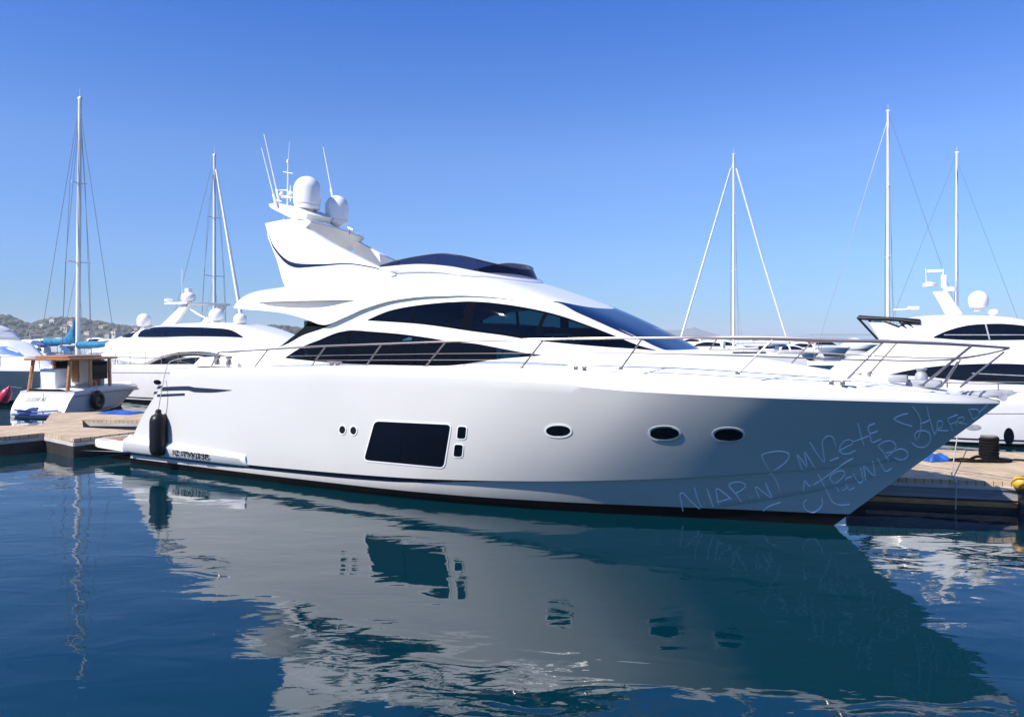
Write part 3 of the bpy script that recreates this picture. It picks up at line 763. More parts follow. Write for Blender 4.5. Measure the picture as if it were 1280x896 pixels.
for f in (lambda P: P, mirror):
    bm = bmesh.new(); tube(bm, f(top), .019, 8); tube(bm, f(mid3), .013, 6); tube(bm, f(mid1), .006, 5); tube(bm, f(mid2), .006, 5)
    rail = build('guard_rail', bm, 'steel', yacht)
    for a, b in sts:
        bm = bmesh.new(); A, B = railpx(a), railpx(b)
        tube(bm, f([A, A.lerp(B, .93), B]), .015, 7); lathe(bm, [(.045, -.01), (.045, .012), (.02, .025)], tuple(f([A])[0]), 10)
        build('stanchion', bm, 'steel', rail)
    bm = bmesh.new(); A, B = railpx((1200, 484)), railpx((1255, 440)); tube(bm, f([A, B]), .015, 7); A, B = railpx((1176, 484)), railpx((1197, 452)); tube(bm, f([A, B]), .014, 7); build('pulpit_leg', bm, 'steel', rail)
    bm = bmesh.new(); P = [railpx(p) for p in ((264, 459), (272, 441), (278, 440), (333, 437))]
    tube(bm, f([Vector(v) for v in resample(P, 24, False)]), .017, 7); P = [railpx(p) for p in ((318, 459), (335, 437))]; tube(bm, f(P), .016, 7)
    build('stern_rail', bm, 'steel', yacht)
for s_ in (-1, 1):
    for x in (3.1, 3.5):
        bm = bmesh.new(); lathe(bm, [(.07, 0), (.06, .08), (.045, .12), (.075, .16), (.07, .19), (.02, .2)], (x, s_ * 2.2, H.zt(.2)), 14); build('mooring_winch', bm, 'steel', yacht)
for s_ in (-1, 1):
    for x, q in ((6.9, .4), (12.3, .68), (16.2, .88)):
        y = s_ * (H.edge(x) - .02); z = H.zt(H.q_at(x, 2.3)) + .03
        bm = bmesh.new(); box(bm, (x, y, z), (.07, .05, .06), .01); box(bm, (x + .16, y, z), (.07, .05, .06), .01); tube(bm, [(x - .12, y, z + .04), (x + .28, y, z + .04)], .02, 7); build('deck_cleat', bm, 'steel', yacht)
bm = bmesh.new(); box(bm, (17.35, 0, 2.42), (.5, .34, .12), .03); lathe(bm, [(.1, 0), (.09, .1), (.06, .14), (.09, .19), (.03, .2)], (17.3, .12, 2.46), 14); box(bm, (17.0, -.22, 2.5), (.28, .2, .12), .03); build('windlass', bm, 'grey', yacht)
bm = bmesh.new(); box(bm, (18.12, 0, 2.275), (.62, .17, .07), .02); prism(bm, [(17.85, -.06, 2.32), (18.52, -.06, 2.36), (18.60, -.06, 2.32), (18.42, -.06, 2.23), (18.2, -.06, 2.24)], (0, .12, 0), bev=.015); lathe(bm, [(.06, -.09), (.045, 0), (.06, .09)], (18.42, 0, 2.25), 12, 'y')
build('bow_roller_anchor', bm, 'grey', yacht)

# fender hung from the stern rail
q = HF.hit(198, 545, lambda x, z: H.S(x, z) + .16 if H.S(x, z) > 0 else -1)
fx, fy = q[0], q[1]; zt0 = HF.loc(198, 515, fy)[1]; zb0 = HF.loc(198, 570, fy)[1]; r = .20
wp = HF.o + fx * HF.u + fy * HF.v
fen = empty('fender', 'black sausage fender hanging on a rope against the stern quarter of the large white yacht', 'fender', (wp[0], wp[1], 0), HF.a)
bm = bmesh.new(); hh = zt0 - zb0
prof = [(.03, 0), (.10, .012), (.155, .05), (.19, .12), (.20, .2), (.20, hh - .24), (.19, hh - .16), (.15, hh - .08), (.08, hh - .04), (.065, hh - .01), (.07, hh + .03), (.05, hh + .06), (.02, hh + .07)]
lathe(bm, prof, (0, 0, zb0), 28); build('fender_body', bm, 'black', fen, angle=50)
bm = bmesh.new(); q2 = railpx((210, 458)); tq = Vector((q2[0] - fx, q2[1] - fy - .03, q2[2]))
tube(bm, [Vector(v) for v in resample([(0, 0, zt0 + .05), (.1, .02, (zt0 + tq.z) / 2), tq, tq + Vector((.06, .12, .14)), tq + Vector((.5, .3, .22))], 20)], .011, 6)
build('fender_rope', bm, 'rope', fen)

# ------------------------------------------------------------------ far shore: hills, woodland, houses, headland, haze
def P(px, d): return ((px - 640) / FOC * d, d)
def height(py, d): return CAM_H - (py - HOR) / FOC * d
M['hill'] = mat('scrub_hillside', (.055, .06, .04), .9, col2=(.10, .085, .06), vscale=.02)
M['trees'] = mat('dark_trees', (.040, .050, .028), .9, col2=(.065, .07, .035), vscale=.05)
M['rock'] = mat('far_rock', (.10, .11, .09), .9, col2=(.16, .14, .11), vscale=.01)
M['housewall'] = mat('pale_render', (.58, .54, .48), .8)
M['housewall2'] = mat('ochre_render', (.55, .42, .30), .8)
M['tile'] = mat('terracotta_tile', (.20, .11, .075), .8)
ridge = curve([(-260, 400), (-60, 395), (0, 394), (22, 399), (36, 404), (60, 398), (92, 397), (132, 404), (165, 408), (230, 409), (300, 409), (345, 407), (380, 411), (430, 415), (520, 419.5)])
D0 = 760.0
def hill_z(px, d):
    top = height(ridge(px) + 3.5, 1000); k = max(0, min(1, (d - D0) / 240)); k = k * k * (3 - 2 * k)
    return -1 + (top + 1) * k * (1 - max(0, (d - 1000) / 700)) + 2.2 * noise.noise(Vector((px * .05, d * .013, 0))) * k
bm = bmesh.new(); rows = []
for i in range(131):
    px = -260 + 6 * i; rows.append([(*P(px, D0 + 30 * j), hill_z(px, D0 + 30 * j)) for j in range(20)])
grid(bm, rows); kind(build('hill', bm, 'hill', angle=80), 'structure')
bm = bmesh.new(); rnd = random.Random(3)
for k in range(1500):
    px = rnd.uniform(-60, 470); d = rnd.choice((rnd.uniform(900, 1010), rnd.uniform(800, 1000), rnd.uniform(960, 1010), rnd.uniform(940, 1010))); s = rnd.uniform(1.6, 3.8)
    r = bmesh.ops.create_icosphere(bm, subdivisions=1, radius=s); x, y = P(px, d)
    for v in r['verts']: v.co = Vector((v.co.x * rnd.uniform(.9, 1.6) + x, v.co.y + y, v.co.z * rnd.uniform(.7, 1.1) + hill_z(px, d) + s * .5))
kind(build('woodland', bm, 'trees', angle=20), 'stuff')
def house(w, dp, h, m):
    bm = bmesh.new(); box(bm, (0, 0, h / 2), (w, dp, h), 0)
    a = [(-w * .55, -dp * .55, h), (w * .55, -dp * .55, h), (w * .55, dp * .55, h), (-w * .55, dp * .55, h), (-w * .3, 0, h * 1.35), (w * .3, 0, h * 1.35)]
    v = [bm.verts.new(p) for p in a]
    for f in ((0, 1, 5, 4), (2, 3, 4, 5), (1, 2, 5), (3, 0, 4)): bm.faces.new([v[i] for i in f]).material_index = 1
    for k in range(3): box(bm, (-w * .3 + w * .3 * k, -dp / 2 - .03, h * .55), (w * .12, .1, h * .3), 0, mi=2)
    return build('house', bm, [m, 'tile', 'dark'], smooth=False)
protos = [house(9, 8, 5, 'housewall'), house(13, 8, 4, 'housewall2'), house(7, 7, 7, 'housewall')]
used = [0, 0, 0]
for k in range(30):
    px = rnd.uniform(-10, 175) if k < 22 else rnd.uniform(296, 356); d = rnd.uniform(775, 940); j = rnd.randrange(3)
    o = protos[j] if not used[j] else protos[j].copy()
    if used[j]: C.objects.link(o)
    used[j] = 1; x, y = P(px, d); o.location = (x, y, hill_z(px, d) - .6); o.rotation_euler = (0, 0, rnd.uniform(-.6, .6)); s = rnd.uniform(.6, 1.0); o.scale = (s, s, s)
    tag(o, ('small pale house with a tiled roof on the distant hillside', 'low ochre house with a tiled roof on the distant hillside', 'narrow tall pale house with a tiled roof on the distant hillside')[j], 'house', ('pale houses on the hillside', 'ochre houses on the hillside', 'tall houses on the hillside')[j])
for name, pts, d in (('headland', [(790, 418), (818, 414), (832, 412.5), (850, 412.5), (862, 410.2), (868, 408.8), (873, 411), (884, 414.5), (900, 418.6)], 3600), ('low_coast', [(1000, 418.6), (1016, 417.6), (1040, 417), (1075, 417.2), (1110, 417.5), (1150, 418.6)], 4200)):
    f = curve(pts); bm = bmesh.new(); rows = []
    for i in range(61):
        px = pts[0][0] + (pts[-1][0] - pts[0][0]) * i / 60; zt = max(height(f(px), d), -1) + 1.5 * noise.noise(Vector((i * .5, 1, 0)))
        rows.append([(*P(px, d - 260 + 65 * j), -1 + (zt + 1) * max(0, 1 - abs(j - 4) / 4) ** .8) for j in range(9)])
    grid(bm, rows); kind(build(name, bm, 'rock', angle=80), 'structure')
hz = bpy.data.materials.new('sea_haze'); hz.use_nodes = True; t = hz.node_tree; t.nodes.remove(t.nodes['Principled BSDF'])
pv = t.nodes.new('ShaderNodeVolumePrincipled'); pv.inputs['Color'].default_value = (.80, .88, .97, 1); pv.inputs['Density'].default_value = .00024; pv.inputs['Anisotropy'].default_value = 0
t.links.new(pv.outputs[0], t.nodes['Material Output'].inputs['Volume'])
bm = bmesh.new(); box(bm, (0, 2350, 24), (5400, 4860, 54), 0)
o = build('haze', bm, hz, smooth=False); kind(o, 'stuff')

# ------------------------------------------------------------------ other motor yachts
def shell(name, parent, x0, x1, w, zt, zb, n=4.0, m='gel', bot=None, N=70):
    """rounded cabin body; returns the object and its side surface"""
    def S(x, z):
        if x < x0 or x > x1: return -1
        r = (z - zb) / (zt(x) - zb)
        if r >= 1 or r < -.5: return -1
        return w(x) * (1 - max(r, 0) ** n) ** (1 / n)
    bm = bmesh.new(); rows = []
    for k in range(N + 1):
        x = x0 + (x1 - x0) * k / N; z0 = bot(x) if bot else zb; z0 = min(z0, zt(x) - .03); r0 = max(0, (z0 - zb) / (zt(x) - zb)); p0 = math.asin(min(1, r0) ** (n / 2)); row = []
        for j in range(25):
            p = p0 + (math.pi - 2 * p0) * j / 24; c_, s_ = math.cos(p), math.sin(p)
            row.append((x, -math.copysign(abs(c_) ** (2 / n), c_) * w(x), zb + (zt(x) - zb) * abs(s_) ** (2 / n)))
        rows.append(row)
    V = grid(bm, rows)
    bm.faces.new(V[0]); bm.faces.new(V[-1][::-1])
    if bot:
        for i in range(N): bm.faces.new((V[i][0], V[i + 1][0], V[i + 1][-1], V[i][-1]))
    return build(name, bm, m, parent, angle=40), S
def pane(F, name, parent, top, bot, S_, m='dark', off=.012, both=True):
    def S(x, z):
        v = S_(x, z); k = 0
        if v < 0 and z > 1: 
            while v < 0 and k < 40: k += 1; v = S_(x, z - .01 * k)
        return v
    T = []; B = []
    for src, dst in ((top, T), (bot, B)):
        for p in src:
            q = F.hit(*p, S)
            if q: dst.append((q[0], q[2]))
    if len(T) < 2 or len(B) < 2: print('pane missed', name, len(T), len(B)); return None
    bm = bmesh.new()
    for s_ in ((-1, 1) if both else (-1,)): grid(bm, [[(x, y, z) for x, y, z in r] for r in col_strip(T, B, S, off, 40, (0, .25, .5, .75, 1), s_)])
    return build(name, bm, m, parent)
def dome(parent, c, r, h, name='radome'):
    bm = bmesh.new(); prof = [(r * .5, -h * .25), (r * .45, -.02), (r * .9, 0), (r * .92, h * .1), (r, h * .18)]
    for k in range(0, 8):
        a = k / 7 * math.pi / 2; prof.append((r * max(math.cos(a), .001), h * .45 + h * .55 * math.sin(a)))
    lathe(bm, prof, c, 20); return build(name, bm, 'gel', parent, angle=40)
def rails(parent, Hh, x0, x1, h, n, inset_=.05, rr=.014):
    for s_ in (-1, 1):
        bm = bmesh.new(); pts = []
        for k in range(40):
            x = x0 + (x1 - x0) * k / 39; q = Hh.q_at(x, 2.3 * Hh.Z); pts.append(Vector((x, s_ * max(Hh.edge(x) - inset_, .02), Hh.zt(q) + h)))
        tube(bm, pts, rr, 6); tube(bm, [p - Vector((0, 0, h * .45)) for p in pts], rr * .6, 5)
        for k in range(n):
            p = pts[int(39 * k / (n - 1))]; tube(bm, [p - Vector((0, 0, h)), p], rr, 5)
        build('guard_rail', bm, 'steel', parent)

# left: yacht with a band of windows round its upper deck
YF = Frame(-19.56, 41.6, R(-31.6))
y3 = empty('motor_yacht', 'white motor yacht with wrap-round upper windows and four radomes, behind the wooden cabin boat', 'yacht', (*YF.o, 0), YF.a)
H3 = Hull(.95, .95, .72); hull_mesh(H3, y3, ('greyhull', 'navy', 'boot'), n=60); deck_mesh(H3, y3, lambda x: 1.8, n=40)
zt1 = curve([(-.4, 2.35), (1, 2.75), (3, 2.95), (8, 3.0), (11, 2.85), (13.5, 2.4), (15.5, 1.9)]); w1 = curve([(-.4, 2.05), (9, 2.05), (12, 1.8), (14.5, 1.1), (15.5, .5)])
bq = [YF.loc(*p, -2.04) for p in ((178, 454), (190, 449), (205, 443.5), (225, 440), (247, 439), (270, 442), (292, 448), (312, 456))]
bot1 = curve([(-.4, 2.2)] + bq + [(bq[-1][0] + 1.2, 1.55), (15.5, 1.5)])
ud, S1 = shell('upper_deck', y3, -.4, 15.5, w1, zt1, 1.5, 4, 'gel', bot1)
zti = lambda x: 2.5
mh, Si = shell('main_cabin', y3, 1.9, 11.5, lambda x: 1.83 - max(0, x - 9) * .2, zti, 1.4, 6, 'cream')
pane(YF, 'main_window', mh, [(184, 456), (200, 449), (220, 444), (245, 443), (270, 446), (296, 452)], [(184, 457), (205, 465), (230, 467), (260, 465), (296, 453)], Si)
zt2 = curve([(.2, 2.95), (1.2, 3.25), (2.2, 3.5), (4, 3.72), (7, 3.78), (9, 3.62), (10.6, 3.3), (12.2, 2.85)]); w2 = curve([(1, 1.8), (3, 1.75), (8, 1.62), (10.5, 1.2), (12.2, .6)])
ph, S2 = shell('pilothouse', y3, .2, 12.2, w2, zt2, 2.5, 4)
S2b = S2
pane(YF, 'pilothouse_window', ph, [(173, 419), (182, 411), (200, 408.5), (230, 408.5), (262, 409.5), (288, 412), (304, 420)], [(173, 421), (200, 421), (240, 420), (280, 420.5), (304, 421.5)], S2, off=.03)
for s_ in (-1, 1):
    bm = bmesh.new(); grid(bm, col_strip([(1.35, 3.12), (1.9, 3.36), (2.5, 3.42)], [(1.35, 3.09), (2.0, 3.06), (2.3, 3.10)], S2, .03, 20, (0, .5, 1), s_)); build('quarter_window', bm, 'dark', ph)
for xx in (5.0, 7.5):
    for s_ in (-1, 1):
        bm = bmesh.new(); grid(bm, col_strip([(xx - .25, 3.52), (xx - .21, 3.53)], [(xx - .05, 3.12), (xx - .01, 3.12)], S2, .04, 3, (0, .5, 1), s_)); build('window_bar', bm, 'frame', ph)
bm = bmesh.new(); tube(bm, [Vector(H3.pt(k / 40, H3.zk(k / 40) - .25)) for k in range(1, 39)], .022, 5); build('rub_rail', bm, 'grey', y3)
for xx in (5.2, 6.4, 8.6):
    bm = bmesh.new(); disc_on(bm, oval((xx, 1.0), (.28, .11), 20), H3.S, .012); build('porthole', bm, 'dark', y3)
bm = bmesh.new()
for s_ in (-1, 1): prism(bm, [(x, s_ * 1.1, z) for x, z in ((3.6, 3.6), (4.6, 3.6), (5.8, 4.62), (5.3, 4.62))], (0, -s_ * .14, 0), bev=.02)
box(bm, (5.0, 0, 4.68), (1.7, 2.5, .10), .03); ar = build('radar_arch', bm, 'gel', y3, angle=40)
for c, r, h in (((2.2, -1.0, 3.62), .34, .62), ((5.3, -.75, 4.80), .34, .42), ((6.9, -.4, 3.86), .36, .58), ((8.3, -.2, 3.72), .30, .46)): dome(y3, c, r, h)
bm = bmesh.new(); lathe(bm, [(.12, 0), (.1, .5), (.18, .52), (.18, .7), (.06, .72)], (4.7, -.3, 4.73), 12); lathe(bm, [(.02, 0), (.2, .05), (.2, .16), (.02, .2)], (4.0, -.9, 4.75), 12); tube(bm, [(4.2, -.3, 5.0), (4.2, -.3, 6.4)], .015, 5); build('light_mast', bm, 'gel', ar)
bm = bmesh.new(); tube(bm, [Vector(v) for v in resample([(7.4, -1.0, 3.75), (6.2, -1.2, 4.3), (5.6, -1.1, 4.6)], 12)], .02, 6); build('bimini_bow', bm, 'steel', ar)
rails(y3, H3, .5, 16.5, .55, 14)

# right: yacht with a black bimini aft
RF = Frame(10.6, 26.5, R(-31.6))
y9 = empty('motor_yacht', 'white motor yacht with a black-edged cockpit awning, berthed behind the right-hand dock', 'yacht', (*RF.o, 0), RF.a)
H9 = Hull(.62, .60, .52, step=0); hull_mesh(H9, y9, ('greyhull', 'navy', 'boot'), n=60, boot=.16); deck_mesh(H9, y9, lambda x: 1.35, n=40)
zt1 = curve([(.05, 2.05), (.5, 2.45), (1.6, 2.72), (3, 2.85), (7, 2.8), (8.6, 2.2), (9.6, 1.5)]); w1 = curve([(0, 1.40), (6, 1.36), (8, 1.05), (9.6, .5)])
dk, S1 = shell('deckhouse', y9, .05, 9.6, w1, zt1, .9, 5)
pane(RF, 'long_window', dk, [(1112, 468), (1140, 462), (1172, 457.5), (1210, 455), (1262, 454.5), (1330, 458)], [(1112, 469), (1150, 470), (1200, 475), (1262, 479), (1330, 482)], S1)
zt2 = curve([(1.2, 2.7), (1.9, 3.2), (2.3, 3.72), (3.2, 3.80), (4.8, 3.74), (5.9, 3.45), (7.2, 2.85)]); w2 = curve([(1.2, 1.3), (3, 1.22), (5, 1.12), (7.2, .7)])
uh, S2 = shell('upper_house', y9, 1.2, 7.2, w2, zt2, 2.2, 4)
pane(RF, 'upper_window', uh, [(1167, 421), (1185, 413), (1210, 406.5), (1240, 404.5), (1262, 405), (1285, 408), (1310, 416)], [(1167, 422), (1200, 424.5), (1240, 425), (1310, 424)], S2)
pane(RF, 'window_bar', dk, [(1215, 466), (1300, 470)], [(1215, 467), (1300, 471)], S1, 'grey', off=.02)
pane(RF, 'window_bar', uh, [(1231, 405), (1233, 405)], [(1236, 424.5), (1238, 424.5)], S2, 'grey', off=.02); pane(RF, 'window_bar', uh, [(1180, 418), (1290, 418)], [(1180, 419), (1290, 419)], S2, 'grey', off=.02)
bm = bmesh.new()
def rp(px, py, y=-1.1): q = RF.loc(px, py, y); return Vector((q[0], y, q[1]))
for s_ in (1, -1):
    f = (lambda v: v) if s_ == 1 else (lambda v: Vector((v.x, -v.y, v.z)))
    tube(bm, [f(rp(1073, 397.5)), f(rp(1110, 398.5)), f(rp(1150, 403))], .05, 8); tube(bm, [f(rp(1073, 398)), f(rp(1097, 424))], .035, 8); tube(bm, [f(rp(1124, 402)), f(rp(1136, 413))], .025, 6); tube(bm, [f(rp(1132, 402)), f(rp(1144, 411))], .02, 6)
a, b_ = rp(1073, 397.5), rp(1150, 402.5); tube(bm, [a, Vector((a.x, -a.y, a.z))], .05, 8)
for k in range(4):
    p = a.lerp(b_, (k + .5) / 4); tube(bm, [p, Vector((p.x, -p.y, p.z))], .02, 6)
build('awning_frame', bm, 'black', y9)
bm = bmesh.new(); a0, a1 = rp(1073, 396), rp(1150, 400.5)
prism(bm, [a0, a1, Vector((a1.x, -a1.y, a1.z)), Vector((a0.x, -a0.y, a0.z))], (0, 0, .05), bev=.01); build('awning_top', bm, 'navy', y9)
for s_ in (-1, 1):
    bm = bmesh.new(); prism(bm, [(v.x, s_ * 1.05, v.z) for v in (rp(1085, 402), rp(1098, 400.5), rp(1150, 420), rp(1150, 428), rp(1100, 426))], (0, -s_ * .12, 0), bev=.02); build('awning_strut', bm, 'gel', y9)
bm = bmesh.new(); c0 = -.2
prism(bm, [Vector((rp(px, py, c0).x, -.36, rp(px, py, c0).z)) for px, py in ((1166, 365), (1184, 364), (1204, 393), (1182, 393))], (0, .45, 0), bev=.03); ms = build('radar_mast', bm, 'gel', y9, angle=40)
bm = bmesh.new(); q = rp(1162, 357, c0); lathe(bm, [(.02, -.06), (.2, -.04), (.22, .06), (.02, .13)], tuple(q), 14); q = rp(1188, 362, c0); lathe(bm, [(.02, -.08), (.2, -.06), (.2, .06), (.02, .1)], tuple(q), 14)
q = rp(1180, 352, c0); box(bm, tuple(q), (.16, .2, .4), .03); q = rp(1168, 339, c0); box(bm, tuple(q), (.42, .12, .09), .02); tube(bm, [rp(1179, 360, c0), rp(1179, 336, c0)], .018, 6); tube(bm, [rp(1158, 355, c0), rp(1157, 335, c0)], .01, 5)
build('radar_scanner', bm, 'gel', ms)
q = rp(1223, 384, 0); dome(y9, tuple(q), .28, .5); q = rp(1242, 393, 0); dome(y9, tuple(q), .14, .16)
bm = bmesh.new(); tube(bm, [rp(1117, 387.5, -.3), rp(1148, 386, -.3)], .03, 6); q = rp(1142, 385, -.3); box(bm, tuple(q), (.35, .2, .1), .03); build('aerial_bar', bm, 'gel', y9)
for c, r_, nm, m_ in (((1261, 545), (6.5, 10.5), 'porthole', 'dark'), ((1217, 534), (9.5, 3.6), 'vent', 'grey')):
    o = [(lambda q: (q[0], q[2]))(RF.hit(*p, H9.S)) for p in oval(c, r_, 24)]
    bm = bmesh.new(); disc_on(bm, o, H9.S, .01); build(nm, bm, m_, y9)
T = [RF.hit(px, 516.5, H9.S) for px in (1190, 1230, 1270, 1300)]; 
bm = bmesh.new(); tube(bm, [Vector((q[0], q[1] - .006, q[2])) for q in T if q], .012, 5); build('rub_rail', bm, 'grey', y9)
rails(y9, H9, .6, 10.6, .5, 8, rr=.011)

# far left: yacht of which only the bow shows
LF = Frame(-33.5, 40.6, R(-20))
y1 = empty('motor_yacht', 'white motor yacht with a blue-tinted front window, only its bow inside the left edge', 'yacht', (*LF.o, 0), LF.a)
H1 = Hull(.78, .8, .72); hull_mesh(H1, y1, ('greyhull', 'navy', 'boot'), n=60); deck_mesh(H1, y1, lambda x: 1.75 + .6 * max(0, 1 - x / 14), n=40)
zt1 = curve([(2, 2.9), (9, 3.0), (11.2, 2.92), (12.2, 2.45), (13.4, 1.8)]); w1 = curve([(2, 1.6), (9, 1.55), (11.5, 1.1), (13.4, .4)])
cb, S1 = shell('cabin', y1, 2, 13.4, w1, zt1, 1.2, 4)
pane(LF, 'front_window', cb, [(-30, 433), (-8, 433), (8, 433), (20, 437), (30, 444)], [(-30, 445), (0, 445.5), (15, 445.5), (30, 445.5)], S1, 'paleblue')
zt2 = curve([(3, 3.6), (8.6, 3.75), (9.6, 3.6), (10.2, 3.1)]); fb, S2 = shell('flybridge', y1, 3, 10.2, lambda x: 1.3, zt2, 2.5, 5)
pane(LF, 'vent', fb, [(4, 411), (12, 411)], [(4, 415), (12, 415)], S2, 'grey')
rails(y1, H1, 2, 13.6, .5, 10)

M['clear'] = glass('clear_glass', (.75, .8, .8), (.02, .025, .03), see=.92)
# ------------------------------------------------------------------ small white boat with a wooden cabin
WF = Frame(-18.4, 31.0, R(80.7))
wb = empty('cabin_boat', 'small white boat with an open varnished wooden cabin, stern to the dock', 'boat', (*WF.o, 0), WF.a)
HW = Hull(.315, .50, .40, step=.04); hull_mesh(HW, wb, ('hullpaint', 'navy', 'boot'), n=40, stripe=.03, boot=.07); deck_mesh(HW, wb, lambda x: 1.05, n=30)
bm = bmesh.new()
for s_ in (-1, 1):
    tube(bm, [Vector((HW.X(k / 30, 1.0), s_ * (HW.half(k / 30, HW.zk(k / 30)) + .01), HW.zk(k / 30) - .12)) for k in range(30)], .03, 6)
build('rub_rail', bm, 'grey', wb)
cabin = bpy.data.objects.new('cabin', None); C.objects.link(cabin); cabin.parent = wb
bm = bmesh.new(); box(bm, (1.95, 0, 2.22), (2.9, 2.05, .09), .03); box(bm, (1.75, 0, 2.31), (2.0, 1.5, .08), .03); build('cabin_roof', bm, 'wood', cabin)
for x in (.75, 1.9, 3.1):
    for s_ in (-1, 1):
        bm = bmesh.new(); k = .18 if x < 1 else 0
        prism(bm, [(x - k - .06, s_ * .9, .95), (x - k + .08, s_ * .9, .95), (x + .08, s_ * .86, 2.2), (x - .04, s_ * .86, 2.2)], (0, -s_ * .09, 0), bev=.01); build('cabin_post', bm, 'wood', cabin)
bm = bmesh.new(); box(bm, (2.95, .1, 1.55), (.05, 1.6, 1.2), .01); build('cabin_panel', bm, 'hullpaint', cabin)
bm = bmesh.new(); box(bm, (1.3, .25, 1.4), (.9, .7, .85), .04); build('engine_box', bm, 'gel', cabin)
bm = bmesh.new(); box(bm, (2.9, -.3, 1.6), (.04, .5, 1.1), .01); box(bm, (2.9, .62, 1.65), (.04, .3, .95), .01); build('cabin_door', bm, 'wood', cabin)
for s_ in (-1, 1):
    bm = bmesh.new(); prism(bm, [(2.0, s_ * .87, 1.35), (2.95, s_ * .87, 1.35), (2.95, s_ * .86, 2.1), (2.0, s_ * .86, 2.1)], (0, -s_ * .015, 0)); build('cabin_window', bm, 'clear', cabin)
me = text_mesh('LLE8T N', 1, .02); wd = max(v.co.x for v in me.vertices)
for v in me.vertices: v.co = Vector((HW.X(0, (.60 + v.co.y * .19) / HW.zk(0)) - .03, .70 - v.co.x / wd * .8, .60 + v.co.y * .19))
me.materials.append(M['grey']); me.name = 'transom_lettering'; o = bpy.data.objects.new('transom_lettering', me); C.objects.link(o); o.parent = wb
bm = bmesh.new(); tube(bm, [(.1, .9, .75), (-.02, .2, .5), (0, -.55, .85)], .012, 5); tube(bm, [(-.02, -.25, .15), (.02, -.25, .92)], .015, 5); build('stern_rope', bm, 'rope', wb)
bm = bmesh.new(); tube(bm, [(-.05, .95, .28), (-.14, 0, .2), (-.05, -.95, .28)], .035, 8); box(bm, (-.08, 0, .10), (.22, 2.0, .07), .03); build('bathing_platform', bm, 'bluetarp', wb)
def world_pt(F, q): w = F.o + q[0] * F.u + q[1] * F.v; return (float(w[0]), float(w[1]), q[2])
q = WF.hit(122, 500, lambda x, z: HW.S(x, z) + .14 if HW.S(x, z) > 0 else -1)
if q is None: q = (2.4, -1.3, .75)
wp = world_pt(WF, q)
tf = empty('tyre_fender', 'round black tyre fender hung on the side of the small wooden-cabin boat', 'fender', wp, WF.a)
bm = bmesh.new(); tw = []
for k in range(28):
    a = 2 * math.pi * k / 28; row = []
    for j in range(12):
        b_ = 2 * math.pi * j / 12; rr = .25 + .13 * math.cos(b_); row.append((rr * math.cos(a), .12 * math.sin(b_), rr * math.sin(a) * 1.05))
    tw.append(row)
tw.append(tw[0]); grid(bm, tw, close=True); weld(bm); build('tyre', bm, 'black', tf)
bm = bmesh.new(); lathe(bm, [(.13, -.05), (.14, 0), (.13, .05)], (0, 0, 0), 16, 'y'); build('hub', bm, 'navy', tf)
bm = bmesh.new(); tube(bm, [(0, .02, .36), (.05, .12, .75)], .014, 5); build('fender_rope', bm, 'rope', tf)
bx, by = P(7, 30.6)
rf = empty('ball_fender', 'crimson inflatable ball fender beside the stern of the wooden-cabin boat', 'fender', (bx, by, .88))
bm = bmesh.new(); lathe(bm, [(.01, -.33), (.1, -.31), (.19, -.2), (.21, -.05), (.19, .12), (.12, .25), (.06, .3), (.05, .38), (.01, .39)], n=20); o = build('ball', bm, 'red', rf, angle=60); o.rotation_euler = (0, R(25), 0)
bm = bmesh.new(); tube(bm, [(.16, 0, .33), (.5, .2, .25)], .012, 5); build('fender_rope', bm, 'rope', rf)

